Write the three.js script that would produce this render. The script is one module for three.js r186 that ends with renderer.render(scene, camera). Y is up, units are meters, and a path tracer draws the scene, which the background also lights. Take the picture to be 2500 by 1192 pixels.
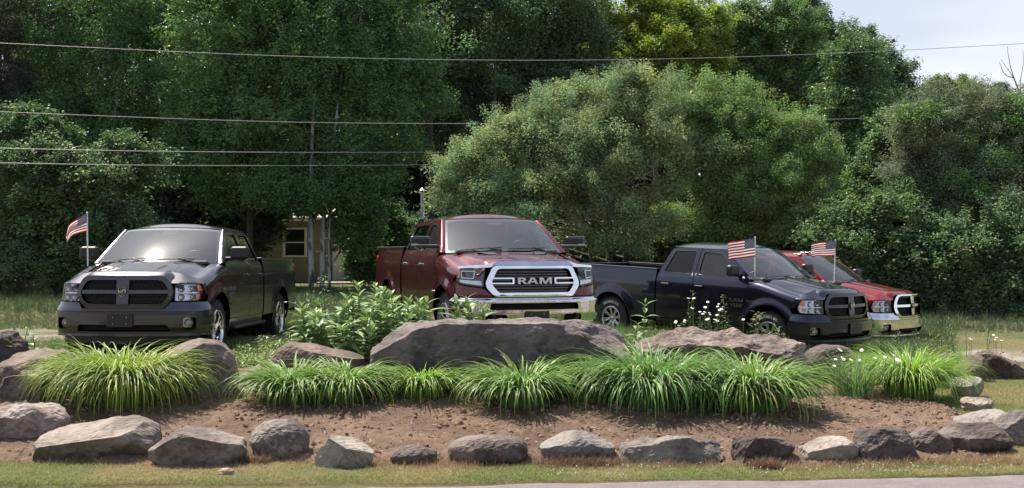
import * as THREE from 'three';
import { mergeGeometries, mergeVertices } from 'three/addons/utils/BufferGeometryUtils.js';
import { RoundedBoxGeometry } from 'three/addons/geometries/RoundedBoxGeometry.js';
import { TessellateModifier } from 'three/addons/modifiers/TessellateModifier.js';
import { TextGeometry } from 'three/addons/geometries/TextGeometry.js';
import { FontLoader } from 'three/addons/loaders/FontLoader.js';

// ---------------------------------------------------------------- camera, sky, sun, exposure
const scene = new THREE.Scene();
const FOCAL = 2900, HORIZON = 603, EYE = 1.62;                 // lens in photo pixels, eye height in metres
const camera = new THREE.PerspectiveCamera(2 * Math.atan(596 / FOCAL) * 180 / Math.PI, 2500 / 1192, 0.1, 2000);
camera.position.set(0, EYE, 0);
camera.lookAt(0, EYE + 7 / FOCAL * 10, -10);
const SUN = new THREE.Vector3(-0.325, 0.88, -0.355).normalize();
const renderer = new THREE.WebGLRenderer({ antialias: true });
renderer.setSize(1024, 488);
renderer.toneMapping = THREE.LinearToneMapping;
renderer.toneMappingExposure = 1.75;
renderer.shadowMap.enabled = true;
const sun = new THREE.DirectionalLight(0xfff1de, 5.0);
sun.position.copy(SUN).multiplyScalar(90).add(new THREE.Vector3(0, 0, -22));
sun.target.position.set(0, 0, -22);
sun.castShadow = true;
Object.assign(sun.shadow.camera, { left: -45, right: 45, top: 45, bottom: -45, near: 1, far: 220 });
sun.shadow.mapSize.set(4096, 4096);
sun.shadow.radius = 1;
scene.add(sun, sun.target);

// ---------------------------------------------------------------- random numbers and noise
function rng(seed) { let a = (seed * 2654435761) >>> 0 || 1; return () => { a = (a + 0x6d2b79f5) | 0; let t = Math.imul(a ^ (a >>> 15), 1 | a); t = (t + Math.imul(t ^ (t >>> 7), 61 | t)) ^ t; return ((t ^ (t >>> 14)) >>> 0) / 4294967296; }; }
const clamp = (x, a = 0, b = 1) => Math.min(b, Math.max(a, x)), lerp = (a, b, t) => a + (b - a) * t;
const smooth = (a, b, x) => { const t = clamp((x - a) / (b - a)); return t * t * (3 - 2 * t); };
const PERM = new Uint8Array(512); { const r = rng(77), p = [...Array(256).keys()]; for (let i = 255; i > 0; i--) { const j = Math.floor(r() * (i + 1)); [p[i], p[j]] = [p[j], p[i]]; } for (let i = 0; i < 512; i++) PERM[i] = p[i & 255]; }
function noise(x, y, z) {                                       // value noise, -1..1
  const X = Math.floor(x), Y = Math.floor(y), Z = Math.floor(z); x -= X; y -= Y; z -= Z;
  const u = x * x * (3 - 2 * x), v = y * y * (3 - 2 * y), w = z * z * (3 - 2 * z), a = X & 255, b = Y & 255, c = Z & 255;
  const h = (i, j, k) => PERM[(PERM[(PERM[(a + i) & 255] + b + j) & 255] + c + k) & 255] / 127.5 - 1;
  const l = (p, q, t) => p + (q - p) * t;
  return l(l(l(h(0, 0, 0), h(1, 0, 0), u), l(h(0, 1, 0), h(1, 1, 0), u), v), l(l(h(0, 0, 1), h(1, 0, 1), u), l(h(0, 1, 1), h(1, 1, 1), u), v), w);
}
function fbm(x, y, z, o = 4) { let s = 0, a = 0.5, f = 1; for (let i = 0; i < o; i++) { s += a * noise(x * f + i * 17.3, y * f + i * 5.1, z * f + i * 9.7); a *= 0.5; f *= 2.03; } return s; }

{ // the sky: pale haze, deeper blue overhead, the sun's aureole, faint streaks of cirrus
  const W = 1024, H = 512, d = new Float32Array(W * H * 4);
  for (let j = 0; j < H; j++) for (let i = 0; i < W; i++) {
    const el = ((j + 0.5) / H - 0.5) * Math.PI, az = ((i + 0.5) / W - 0.5) * 2 * Math.PI, c = Math.cos(el), x = c * Math.cos(az), y = Math.sin(el), z = c * Math.sin(az);
    const t = clamp(y, 0, 1), up = Math.pow(t, 0.65), cs = clamp(x * SUN.x + y * SUN.y + z * SUN.z, -1, 1);
    const ang = Math.acos(cs) * 180 / Math.PI;
    const glow = 3.0 * Math.exp(-ang / 5) + 1.4 * Math.exp(-ang / 18);
    const ci = smooth(-0.15, 0.55, fbm(x * 2 / (t + 0.25) + 3, y * 3, z * 5 / (t + 0.25), 5)) * 0.10;
    const o = (j * W + i) * 4;
    if (y >= 0) {
      d[o] = lerp(0.54, 0.058, up) + glow + ci; d[o + 1] = lerp(0.575, 0.10, up) + glow * 0.97 + ci * 0.95; d[o + 2] = lerp(0.63, 0.235, up) + glow * 0.9 + ci * 0.8;
    } else { d[o] = 0.16; d[o + 1] = 0.15; d[o + 2] = 0.12; }
    d[o + 3] = 1;
  }
  const t = new THREE.DataTexture(d, W, H, THREE.RGBAFormat, THREE.FloatType);
  t.mapping = THREE.EquirectangularReflectionMapping; t.magFilter = t.minFilter = THREE.LinearFilter; t.needsUpdate = true;
  scene.background = t; scene.environment = t;
}

// ---------------------------------------------------------------- helpers
const V3 = (x, y, z) => new THREE.Vector3(x, y, z);
const usedNames = new Map();
function numbered(name) { const n = usedNames.get(name) ?? 0; usedNames.set(name, n + 1); return n ? name + '_' + String(n).padStart(3, '0') : name; }
function tag(o, label, category, group, kind) { if (label) o.userData.label = label; if (category) o.userData.category = category; if (group) o.userData.group = group; if (kind) o.userData.kind = kind; return o; }
function thing(name, label, category, group) { const o = new THREE.Group(); o.name = numbered(name); scene.add(o); return tag(o, label, category, group); }
function part(name, geo, mat, parent, label) { const m = new THREE.Mesh(geo, mat); m.name = name; m.castShadow = m.receiveShadow = true; parent.add(m); if (label) m.userData.label = label; return m; }
function solo(name, geo, mat, label, category, group, kind) { const m = new THREE.Mesh(geo, mat); m.name = numbered(name); m.castShadow = m.receiveShadow = true; scene.add(m); return tag(m, label, category, group, kind); }
function setting(name, geo, mat) { const m = new THREE.Mesh(geo, mat); m.name = name; m.receiveShadow = m.castShadow = true; m.userData.kind = 'structure'; scene.add(m); return m; }
const rgb = (r, g, b) => new THREE.Color().setRGB(r, g, b);
const std = (c, roughness, o = {}) => new THREE.MeshStandardMaterial({ color: rgb(...c), roughness, ...o });
const phys = (c, roughness, o = {}) => new THREE.MeshPhysicalMaterial({ color: rgb(...c), roughness, ...o });
const merge = (list) => mergeGeometries(list.map((g) => { const n = g.index ? g.toNonIndexed() : g; for (const k of Object.keys(n.attributes)) if (!['position', 'normal', 'uv', 'color'].includes(k)) n.deleteAttribute(k); if (!n.attributes.uv) n.setAttribute('uv', new THREE.BufferAttribute(new Float32Array(n.attributes.position.count * 2), 2)); return n; }));
const put = (g, x, y, z, rx = 0, ry = 0, rz = 0) => { if (rx) g.rotateX(rx); if (ry) g.rotateY(ry); if (rz) g.rotateZ(rz); return g.translate(x, y, z); };
const box = (w, h, d, x, y, z, r = 0.01, rx = 0, ry = 0, rz = 0) => put(new RoundedBoxGeometry(w, h, d, 2, Math.min(r, w / 2.1, h / 2.1, d / 2.1)), x, y, z, rx, ry, rz);
const tube = (pts, r, seg = 16, rad = 6, closed = false) => new THREE.TubeGeometry(new THREE.CatmullRomCurve3(pts.map((p) => (p.isVector3 ? p : V3(...p))), closed), seg, r, rad, closed);
function geom(pos, idx, uv, col, nor) {
  const g = new THREE.BufferGeometry(); g.setAttribute('position', new THREE.Float32BufferAttribute(pos, 3));
  if (uv) g.setAttribute('uv', new THREE.Float32BufferAttribute(uv, 2)); if (col) g.setAttribute('color', new THREE.Float32BufferAttribute(col, 3));
  if (idx) g.setIndex(idx); if (nor) g.setAttribute('normal', new THREE.Float32BufferAttribute(nor, 3)); else g.computeVertexNormals(); return g;
}
function dataTex(n, fn, srgb = false, ch = 1) {                 // n x n tile computed per texel
  const d = new Uint8Array(n * n * 4);
  for (let j = 0; j < n; j++) for (let i = 0; i < n; i++) { const v = fn(i / n, j / n, i, j), o = (j * n + i) * 4; for (let k = 0; k < 3; k++) d[o + k] = clamp(Array.isArray(v) ? v[k] : v) * 255; d[o + 3] = 255; }
  const t = new THREE.DataTexture(d, n, n); t.wrapS = t.wrapT = THREE.RepeatWrapping; t.magFilter = THREE.LinearFilter; t.minFilter = THREE.LinearMipmapLinearFilter; t.generateMipmaps = true; if (srgb) t.colorSpace = THREE.SRGBColorSpace; t.needsUpdate = true; return t;
}
// tileable fbm by blending across the seam
const tile = (f) => (u, v) => { const a = smooth(0, 1, u), b = smooth(0, 1, v); return lerp(lerp(f(u + 1, v + 1), f(u, v + 1), a), lerp(f(u + 1, v), f(u, v), a), b); };

// ---------------------------------------------------------------- lie of the land
const roadEdge = (x) => 9.66 + 0.085 * x + 0.03 * Math.sin(x * 1.7) + 0.02 * Math.sin(x * 4.3 + 1);   // distance of the road's far edge from the camera
function height(x, z) {
  const d = -z, P = 0.16 - 0.45 * smooth(-0.5, 6, x), front = -0.30 + 0.03 * smooth(2, -4, x);
  const rise = smooth(10.3, 14.7 - 0.3 * smooth(0, 3, x), d) * (1 - 0.5 * smooth(4.6, 5.6, x) * smooth(16, 12, d));
  let y = lerp(front, P, rise);
  y += (0.30 - P) * smooth(24, 42, d);
  y += smooth(47, 90, d) * 14 * (0.65 - 0.45 * smooth(4, 22, x)) ;
  return y;
}
const pxX = (px, d) => (px - 1250) / FOCAL * d, pxY = (py, d) => EYE - (py - HORIZON) / FOCAL * d;
function onGround(px, py) {                                     // where a photo pixel meets the land
  let a = 5, b = 60; const f = (d) => pxY(py, d) - height(pxX(px, d), -d);
  for (let d = 6; d < 60; d += 0.1) if (f(d) < 0) { b = d; a = d - 0.1; break; }
  for (let i = 0; i < 25; i++) { const m = (a + b) / 2; if (f(m) < 0) b = m; else a = m; }
  return V3(pxX(px, a), height(pxX(px, a), -a), -a);
}
// ---------------------------------------------------------------- ground, road, bed of earth
function groundGrid(xs, zs, yOf, keep, uvScale = 1, colour) {
  const pos = [], uv = [], idx = [], col = [], nx = xs.length, nz = zs.length;
  for (let j = 0; j < nz; j++) for (let i = 0; i < nx; i++) { const x = xs[i], z = zs[j], y = yOf(x, z); pos.push(x, y, z); uv.push(x * uvScale, z * uvScale); if (colour) col.push(...colour(x, z)); }
  for (let j = 0; j < nz - 1; j++) for (let i = 0; i < nx - 1; i++) { const cx = (xs[i] + xs[i + 1]) / 2, cz = (zs[j] + zs[j + 1]) / 2; if (keep && !keep(cx, cz)) continue; const a = j * nx + i; idx.push(a, a + nx, a + 1, a + 1, a + nx, a + nx + 1); }
  return geom(pos, idx, uv, colour ? col : null);
}
const span = (a, b, step) => { const n = Math.max(1, Math.round((b - a) / step)); return Array.from({ length: n + 1 }, (_, i) => lerp(a, b, i / n)); };
const grainTile = dataTex(256, tile((u, v) => 0.5 + 0.45 * fbm(u * 24, v * 24, 2, 3)));
const fineTile = dataTex(256, (u, v, i, j) => { const r = rng(i * 9176 + j * 6151 + 3); r(); return r(); });
const rep = (t, k) => { const c = t.clone(); c.repeat.set(k, k); c.needsUpdate = true; return c; };
const mottle = (a, b, x, z, f = 1, p = 0) => { const t = smooth(-0.45, 0.45, fbm(x * f + p, 1.7, z * f - p, 4)); return [0, 1, 2].map((k) => lerp(a[k], b[k], t)); };

// soil bed outline: between the front stones and the lily row
const bedFront = (x) => 10.42 + 0.05 * Math.sin(x * 2.1) + 0.10 * smooth(2.4, 4.6, x) , bedBack = (x) => 14.4 + 1.3 * smooth(2.4, 3.8, x), bedLeft = -5.6;
const bedRight = (d) => 4.35 + 0.27 * (d - 10.5) - 0.45 * smooth(13.6, 15.4, d);
const inBed = (x, z) => { const d = -z; return d > bedFront(x) && d < bedBack(x) && x > bedLeft && x < bedRight(d); };
{
  const far = (a, list) => [...list.map((v) => -v).reverse(), ...a, ...list];
  const xs = far(span(-14, 14, 0.14), [15, 17, 20, 25, 32, 45, 70, 110, 180, 300, 600]);
  const zs = [-600, -300, -200, -150, -110, -95, -85, -75, -68, -62, -57, ...span(-53, -26.5, 0.6), ...span(-26, -8.5, 0.14), -8, -7, -5, -2, 2, 8, 16, 30, 60, 120, 250, 600];
  const gravel = (x, z) => Math.max(smooth(1.1, 0.6, Math.hypot((x + 8.2) / 1.9, (z + 19.4) / 2.0)), smooth(1.1, 0.7, Math.hypot((x + 3.4) / 2.3, (z + 18.5) / 1.1)), smooth(1.05, 0.9, Math.hypot((x - 9.0) / 1.2, (z + 20.2) / 2.0)), smooth(1.2, 0.8, Math.hypot((x - 2.2) / 4.5, (z + 22) / 2.2)) * 0.7);
  const g = groundGrid(xs, zs, (x, z) => height(x, z) - (-z < roadEdge(x) + 0.25 ? 0.03 : 0) - (inBed(x, z) ? 0.05 : 0) + (Math.abs(x) < 14 && z > -27 && z < -8 ? 0.012 * fbm(x * 2.3, 0, z * 2.3, 3) : 0), null, 1, (x, z) => {
    const c = mottle([0.08, 0.105, 0.03], [0.17, 0.15, 0.07], x, z, 0.8), q = gravel(x, z) * smooth(-0.35, 0.1, fbm(x * 2, 5, z * 2, 3)), m = mottle([0.26, 0.245, 0.225], [0.36, 0.34, 0.31], x, z, 4);
    return c.map((v, k) => lerp(v, m[k], q));
  });
  setting('ground', g, std([1, 1, 1], 0.95, { vertexColors: true, bumpMap: rep(fineTile, 3), bumpScale: 0.01 }));
}
{ // the road: pale worn asphalt with a ragged edge
  const xs = [-300, -120, -50, -20, -12, ...span(-8, 9, 0.06), 14, 24, 50, 120, 300], pos = [], uv = [], idx = [], rows = [0, 0.015, 0.06, 0.2, 0.5, 1.2, 3, 6, 9.5];
  const y0 = -0.312;
  for (const x of xs) for (let k = 0; k < rows.length; k++) { const w = Math.abs(x) < 12 ? 0.035 * fbm(x * 5, 0, 0, 3) : 0, d = roadEdge(x) + w - rows[k]; pos.push(x, y0 + (k === 0 ? -0.03 : 0) + 0.02 * smooth(0, 3, rows[k]), -d); uv.push(x, d); }
  const n = rows.length; for (let i = 0; i < xs.length - 1; i++) for (let k = 0; k < n - 1; k++) { const a = i * n + k; idx.push(a, a + n, a + 1, a + 1, a + n, a + n + 1); }
  const t = dataTex(512, (u, v, i, j) => { const r = rng(i * 7561 + j * 4111 + 9); r(); const s = r(), m = tile((a, b) => fbm(a * 6, b * 6, 4, 4))(u, v); return [0, 1, 2].map((k) => 0.56 + 0.10 * m + (s - 0.5) * 0.30 + [0.02, 0, 0.0][k]); }, true);
  setting('road', geom(pos, idx, uv), std([0.62, 0.60, 0.62], 0.9, { map: rep(t, 1.2), bumpMap: rep(fineTile, 2), bumpScale: 0.006 }));
}
const soilY = (x, z) => { const d = -z, e = Math.min(smooth(bedFront(x) - 0.05, bedFront(x) + 0.2, d), smooth(bedLeft, bedLeft + 0.3, x), smooth(bedRight(d), bedRight(d) - 0.3, x), smooth(bedBack(x) + 0.2, bedBack(x) - 0.2, d)); return height(x, z) - 0.03 + 0.06 * e; };
{ // the bed: crumbly brown earth
  const g = groundGrid(span(-5.7, 5.3, 0.022), span(-15.8, -10.3, 0.03), (x, z) => { const c = fbm(x * 9, 2, z * 9, 4), l = fbm(x * 1.6, 8, z * 1.6, 3); return soilY(x, z) + 0.05 * l + 0.05 * Math.max(0, c) ** 1.6 + 0.012 * noise(x * 40, 3, z * 40) + 0.020 * fbm(x * 20, 6, z * 20, 2); },
    (x, z) => -z > bedFront(x) - 0.1 && -z < bedBack(x) + 0.1 && x < bedRight(-z) + 0.1 && x > -5.6, 1, (x, z) => { const t = smooth(-0.5, 0.6, fbm(x * 3, 4, z * 3, 4) + 0.5 * noise(x * 23, 1, z * 23)) - 0.3 * smooth(0.0, 0.35, fbm(x * 0.8 + 7, 1, z * 1.4, 3)); return [lerp(0.20, 0.315, t), lerp(0.132, 0.218, t), lerp(0.093, 0.155, t)]; });
  setting('soil_bed', g, std([1, 1, 1], 1, { vertexColors: true, bumpMap: rep(fineTile, 6), bumpScale: 0.009 }));
  // clods, wood chips and pale pebbles lying on it
  const r = rng(41), M = new THREE.Matrix4(), q = new THREE.Quaternion(), E = new THREE.Euler();
  const clod = new THREE.IcosahedronGeometry(1, 1); { const p = clod.attributes.position; for (let i = 0; i < p.count; i++) { const v = V3().fromBufferAttribute(p, i); v.multiplyScalar(1 + 0.45 * noise(v.x * 1.7 + 4, v.y * 1.7, v.z * 1.7)); p.setXYZ(i, v.x, v.y * 0.7, v.z); } clod.computeVertexNormals(); }
  const scatter = (name, label, cat, geo, mat, n, size, pick, colour, lift = 0.2) => {
    const m = new THREE.InstancedMesh(geo, mat, n); let k = 0;
    for (let t = 0; k < n && t < n * 12; t++) { const [x, z] = pick(); if (!inBed(x, z)) continue; const s = size(); q.setFromEuler(E.set(r() * (lift > 0.15 ? 6 : 0.5), r() * 6.3, r() * 0.5)); M.compose(V3(x, soilY(x, z) + 0.05 * fbm(x * 1.6, 8, z * 1.6, 3) + s.y * lift, z), q, s); m.setMatrixAt(k, M); m.setColorAt(k++, colour()); }
    m.count = k; m.name = name; m.castShadow = m.receiveShadow = true; scene.add(m); tag(m, label, cat, null, 'stuff');
  };
  const any = () => [lerp(-5.6, 5.2, r()), -lerp(10.4, 15.6, r())];
  scatter('soil_clods', 'crumbly brown clods of earth strewn over the flower bed', 'soil clods', clod, std([1, 1, 1], 1), 9000, () => { const s = 0.004 + 0.024 * r() ** 5; return V3(s, s, s * (0.7 + 0.6 * r())); }, any, () => { const t = 0.75 + 0.5 * r(); return rgb(0.22 * t, 0.145 * t, 0.102 * t); });
  scatter('wood_chips', 'pale wood chips and straw bits strewn over the brown earth', 'wood chips', new THREE.BoxGeometry(1, 1, 1), std([1, 1, 1], 0.9), 2600, () => V3(0.012 + 0.07 * r() ** 2, 0.003, 0.003 + 0.008 * r()), any, () => { const t = 0.6 + 0.5 * r(); return rgb(0.46 * t, 0.36 * t, 0.26 * t); }, 3);
}
// ---------------------------------------------------------------- boulders
const rockMats = [0, 1, 2].map((k) => std([1, 1, 1], 0.88, { vertexColors: true, bumpMap: rep([grainTile, fineTile, grainTile][k], [1.2, 2.2, 2][k]), bumpScale: [0.035, 0.014, 0.025][k] }));
const icoCache = {};
function icoSphere(det) { if (!icoCache[det]) { const g = new THREE.IcosahedronGeometry(1, det); g.deleteAttribute('uv'); g.deleteAttribute('normal'); icoCache[det] = mergeVertices(g, 1e-5); } return icoCache[det]; }
// Boulder from its outline in the photograph (left, right, top, foot) and how deep it is; cuts are planes [nx, ny, nz, distance] that leave flat faces.
function boulder(x0, x1, yt, yb, label, o = {}) {
  const { seed = 1, dep = 0.75, p = 2.6, cuts = [], lump = 0.12, fine = 0.018, a = [0.15, 0.125, 0.125], b = [0.30, 0.27, 0.25], stain = 0.6, top = null, det = 26, mat = 0, turn = 0, sink = 0.16, group = 'boulders round the flower bed', lichen = 0.5, d = null } = o;
  const foot = d ? V3(pxX((x0 + x1) / 2, d), pxY(yb, d), -d) : onGround((x0 + x1) / 2, yb), d0 = -foot.z;
  let w = (x1 - x0) / FOCAL * d0; const D = w * dep, dc = d0 + D * 0.5; w = (x1 - x0) / FOCAL * dc;
  const yTop = pxY(yt, dc), H0 = yTop - foot.y, H = H0 * (1 + sink), src = icoSphere(det).attributes.position, rr = rng(seed * 31 + 2), chips = p > 2.45 && p < 4.9 && !o.plain ? Array.from({ length: 11 }, () => { const t = rr() * 6.28, y = rr() * 1.5 - 0.5; return [Math.cos(t), y, Math.sin(t) * 1.0, 0.84 + 0.22 * rr()]; }) : [], n = src.count, pos = new Float32Array(n * 3), uv = new Float32Array(n * 2), col = new Float32Array(n * 3), sd = seed * 13.7;
  const v = V3(), ct = Math.cos(turn), st = Math.sin(turn);
  for (let i = 0; i < n; i++) {
    v.fromBufferAttribute(src, i);
    const k = Math.pow(Math.abs(v.x) ** p + Math.abs(v.y) ** p + Math.abs(v.z) ** p, -1 / p); v.multiplyScalar(k);
    v.multiplyScalar(1 + lump * 1.5 * fbm(v.x * 1.1 + sd, v.y * 1.1, v.z * 1.1 + sd, 2));
    for (const c of [...cuts, ...chips]) { const l = Math.hypot(c[0], c[1], c[2]), s = (v.x * c[0] + v.y * c[1] + v.z * c[2]) / l - c[3] * (1 + 0.05 * fbm(v.x * 3 + sd, v.y * 3, v.z * 3, 2)); if (s > 0) { v.x -= c[0] / l * s * 0.97; v.y -= c[1] / l * s * 0.97; v.z -= c[2] / l * s * 0.97; } }
    if (top) v.y = (v.y + 1) * top(v.x, v.z) - 1;
    pos[i * 3] = v.x; pos[i * 3 + 1] = v.y; pos[i * 3 + 2] = v.z;
  }
  let bx = [1e9, -1e9], by = [1e9, -1e9], bz = [1e9, -1e9];
  for (let i = 0; i < n; i++) { const x = pos[i * 3], z = pos[i * 3 + 2]; pos[i * 3] = x * ct + z * st; pos[i * 3 + 2] = -x * st + z * ct; for (const [q, e] of [[0, bx], [1, by], [2, bz]]) { const t = pos[i * 3 + q]; e[0] = Math.min(e[0], t); e[1] = Math.max(e[1], t); } }
  const c0 = new THREE.Color();
  for (let i = 0; i < n; i++) {
    let x = ((pos[i * 3] - bx[0]) / (bx[1] - bx[0]) - 0.5) * w, y = (pos[i * 3 + 1] - by[0]) / (by[1] - by[0]) * H - H * sink / (1 + sink), z = ((pos[i * 3 + 2] - bz[0]) / (bz[1] - bz[0]) - 0.5) * D;
    const nx = src.getX(i), ny = src.getY(i), nz = src.getZ(i), f = Math.min(w, 0.9);
    const crack = Math.max(0, 0.10 - Math.abs(fbm(x * 1.4 + sd, y * 1.4 + 5, z * 1.4, 3))) * 10;
    const dis = fine * (fbm(x * 6 + sd, y * 6, z * 6, 4) * 2.2) * f - 0.022 * crack * (o.crack ?? 0.5) * f;
    x += nx * dis; y += ny * dis; z += nz * dis;
    pos[i * 3] = x; pos[i * 3 + 1] = y; pos[i * 3 + 2] = z; uv[i * 2] = x + 0.15 * z; uv[i * 2 + 1] = y - z;
    let t = 1.25 * smooth(-0.42, 0.42, fbm(x * 3.2 + sd, y * 3.2, z * 3.2, 5) + 0.3 * noise(x * 34, y * 34, z * 34) + 0.2 * noise(x * 80, y * 80, z * 80)) - 0.1;
    const s = smooth(0.05, 0.35, fbm(x * 1.7 - sd, y * 1.0 + 2, z * 1.7, 4)) * stain, li = smooth(0.18, 0.36, fbm(x * 4.5 + 9, y * 4.5 - sd, z * 4.5, 4)) * lichen;
    const sp = noise(x * 55, y * 55, z * 55) > 0.72 ? 0.12 * lichen : 0;
    for (let k = 0; k < 3; k++) { let c = lerp(a[k], b[k], t) * 0.66; c *= (1 - s * 0.55) * [1.04, 1, 0.96][k]; c = lerp(c, [0.33, 0.32, 0.29][k], li * 0.5 + sp); col[i * 3 + k] = c; }
  }
  const g = icoSphere(det).clone(); g.setAttribute('position', new THREE.BufferAttribute(pos, 3)); g.setAttribute('uv', new THREE.BufferAttribute(uv, 2)); g.setAttribute('color', new THREE.BufferAttribute(col, 3)); g.computeVertexNormals();
  const m = solo('boulder', g, rockMats[mat], label, 'boulder', group); m.position.set(pxX((x0 + x1) / 2, dc), foot.y, -dc);
  return m;
}
const dusk = { a: [0.095, 0.075, 0.075], b: [0.19, 0.155, 0.15] }, pale = { a: [0.26, 0.24, 0.22], b: [0.44, 0.41, 0.38], stain: 0.3 }, brownish = { a: [0.14, 0.105, 0.09], b: [0.26, 0.20, 0.175] };
const front = 'row of stones edging the front of the bed', rear = 'large boulders behind the lilies', east = 'stones at the right end of the bed';
// front row, left to right
boulder(-40, 165, 983, 1086, 'pinkish streaky boulder at the left edge of the front row', { seed: 1, dep: 0.8, p: 2.4, lump: 0.2, fine: 0.04, a: [0.20, 0.155, 0.15], b: [0.40, 0.34, 0.33], lichen: 0.8, group: front, cuts: [[0, -0.2, 1, 0.75]] });
boulder(92, 387, 1024, 1132, 'flat-topped slab with pale sloping top, dark front, second from left in front row', { seed: 2, dep: 0.62, p: 4, lump: 0.06, ...pale, a: [0.20, 0.17, 0.155], b: [0.38, 0.34, 0.31], cuts: [[-0.42, 1, 0.42, 0.42], [0.15, -0.45, 1, 0.55], [-1, 0.2, 0.5, 0.95], [1, 0.25, 0.2, 0.92]], group: front, lichen: 0.3 });
boulder(370, 606, 1043, 1142, 'rounded grey boulder beside the pale slab, lower at its right', { seed: 3, dep: 0.6, p: 2.7, lump: 0.10, fine: 0.012, cuts: [[0.55, 1, 0.1, 0.68], [0.1, -0.2, 1, 0.7]], group: front, lichen: 0.25 });
boulder(614, 757, 1021, 1126, 'round boulder with a pale streak down its dark face', { seed: 4, dep: 0.9, p: 2.2, lump: 0.06, fine: 0.012, a: [0.13, 0.11, 0.11], b: [0.34, 0.32, 0.30], stain: 1.1, group: front, sink: 0.2 });
boulder(768, 912, 1062, 1147, 'angular pale grey stone with a slanting top and one dark facet', { seed: 5, dep: 0.75, p: 3.4, lump: 0.05, ...pale, cuts: [[0.55, 1, 0.12, 0.38], [-0.65, 0.1, 1, 0.55], [0.7, -0.35, 1, 0.62], [-1, 0.5, 0, 0.72]], group: front, lichen: 0.3 });
boulder(953, 1067, 1089, 1139, 'smallest dark oval stone of the front row', { seed: 6, dep: 0.8, p: 2.3, lump: 0.08, ...dusk, group: front, sink: 0.3, lichen: 0.2 });
boulder(1092, 1288, 1062, 1139, 'smooth dark oval boulder, loaf shaped, in the middle of the front row', { seed: 7, dep: 0.7, p: 2.4, lump: 0.05, fine: 0.008, ...dusk, b: [0.22, 0.18, 0.175], group: front, lichen: 0.25 });
boulder(1316, 1503, 1053, 1134, 'peaked grey boulder with roots and dry earth piled against its foot', { seed: 8, dep: 0.7, p: 2.1, lump: 0.08, cuts: [[0.75, 1, 0.2, 0.66], [-0.8, 1, 0.2, 0.68]], a: [0.17, 0.16, 0.16], b: [0.30, 0.28, 0.27], group: front, lichen: 0.3 });
boulder(1511, 1767, 1066, 1134, 'long low angular stone with dark flat face and pale top edge', { seed: 9, dep: 0.45, p: 5, lump: 0.07, fine: 0.03, a: [0.15, 0.135, 0.13], b: [0.28, 0.26, 0.245], cuts: [[0, 0.1, 1, 0.72], [1, 0.3, 0.3, 0.92]], top: (x) => 0.9 + 0.1 * Math.cos(x * 3.2 + 2.2) * -1, group: front, lichen: 0.35 });
boulder(1785, 1934, 1060, 1135, 'nearly black angular stone with a flat top, cut off slantwise at right', { seed: 10, dep: 0.7, p: 4.2, lump: 0.05, a: [0.075, 0.058, 0.058], b: [0.14, 0.11, 0.105], cuts: [[0, 0, 1, 0.72], [0.9, 0.9, 0.1, 0.98], [-1, 0.1, 0.4, 0.88], [0, 1, -0.3, 0.78]], group: front, lichen: 0.15 });
boulder(1953, 2097, 1068, 1132, 'pale grey lichened stone leaning on the black square boulder', { seed: 11, dep: 0.75, p: 3, lump: 0.12, fine: 0.03, ...pale, cuts: [[-0.5, 1, 0.4, 0.66], [0, -0.1, 1, 0.7]], group: front });
boulder(2078, 2232, 1042, 1130, 'squarish black boulder with a furrowed top in the front row', { seed: 12, dep: 0.8, p: 3.6, lump: 0.08, a: [0.085, 0.07, 0.072], b: [0.17, 0.145, 0.145], cuts: [[0.1, -0.1, 1, 0.74]], group: front, lichen: 0.2 });
boulder(2218, 2327, 1044, 1115, 'dark wedge-shaped stone right of the black square boulder', { seed: 13, dep: 0.8, p: 2.6, lump: 0.08, ...dusk, cuts: [[0.8, 0.9, 0.1, 0.72], [0.6, -0.1, 1, 0.66]], group: front, lichen: 0.3 });
boulder(2280, 2472, 1036, 1110, 'long rounded dark brown boulder at the right end of the front row', { seed: 14, dep: 0.65, p: 2.6, lump: 0.08, ...dusk, a: [0.11, 0.085, 0.08], b: [0.22, 0.18, 0.17], cuts: [[-0.1, 1, 0.5, 0.72]], group: front, lichen: 0.3 });
boulder(2330, 2484, 1002, 1066, 'grey sloping stone behind the long brown boulder', { seed: 15, dep: 0.7, p: 2.5, lump: 0.1, a: [0.20, 0.18, 0.175], b: [0.34, 0.31, 0.30], cuts: [[-0.5, 1, 0.2, 0.62]], group: east });
boulder(2425, 2560, 1004, 1092, 'grey boulder cut by the right edge of the view', { seed: 16, dep: 0.7, p: 2.5, lump: 0.1, a: [0.19, 0.17, 0.165], b: [0.33, 0.30, 0.29], group: east });
boulder(2346, 2426, 970, 1008, 'small light brown stone between soil and lawn', { seed: 17, dep: 0.8, p: 2.6, lump: 0.15, ...pale, a: [0.26, 0.21, 0.18], b: [0.42, 0.36, 0.32], cuts: [[0, 1, 0.5, 0.6]], group: east });
boulder(2322, 2402, 918, 974, 'light stone with a shaded right end beside the last lily clump', { seed: 18, dep: 0.8, p: 3, lump: 0.1, ...pale, cuts: [[-0.2, 1, 0.4, 0.6]], group: east });
boulder(2330, 2412, 868, 934, 'ridged grey brown stone next to the dark brown boulder', { seed: 19, dep: 0.7, p: 2.6, lump: 0.14, fine: 0.04, ...brownish, cuts: [[-0.6, 1, 0.5, 0.5]], group: east });
boulder(2374, 2500, 858, 928, 'dark brown pointed boulder farthest right beside the mown grass', { seed: 20, dep: 0.6, p: 3, lump: 0.1, fine: 0.04, a: [0.10, 0.07, 0.06], b: [0.20, 0.15, 0.13], cuts: [[0.6, 1, 0.3, 0.52], [0, -0.1, 1, 0.7]], group: east });
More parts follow.
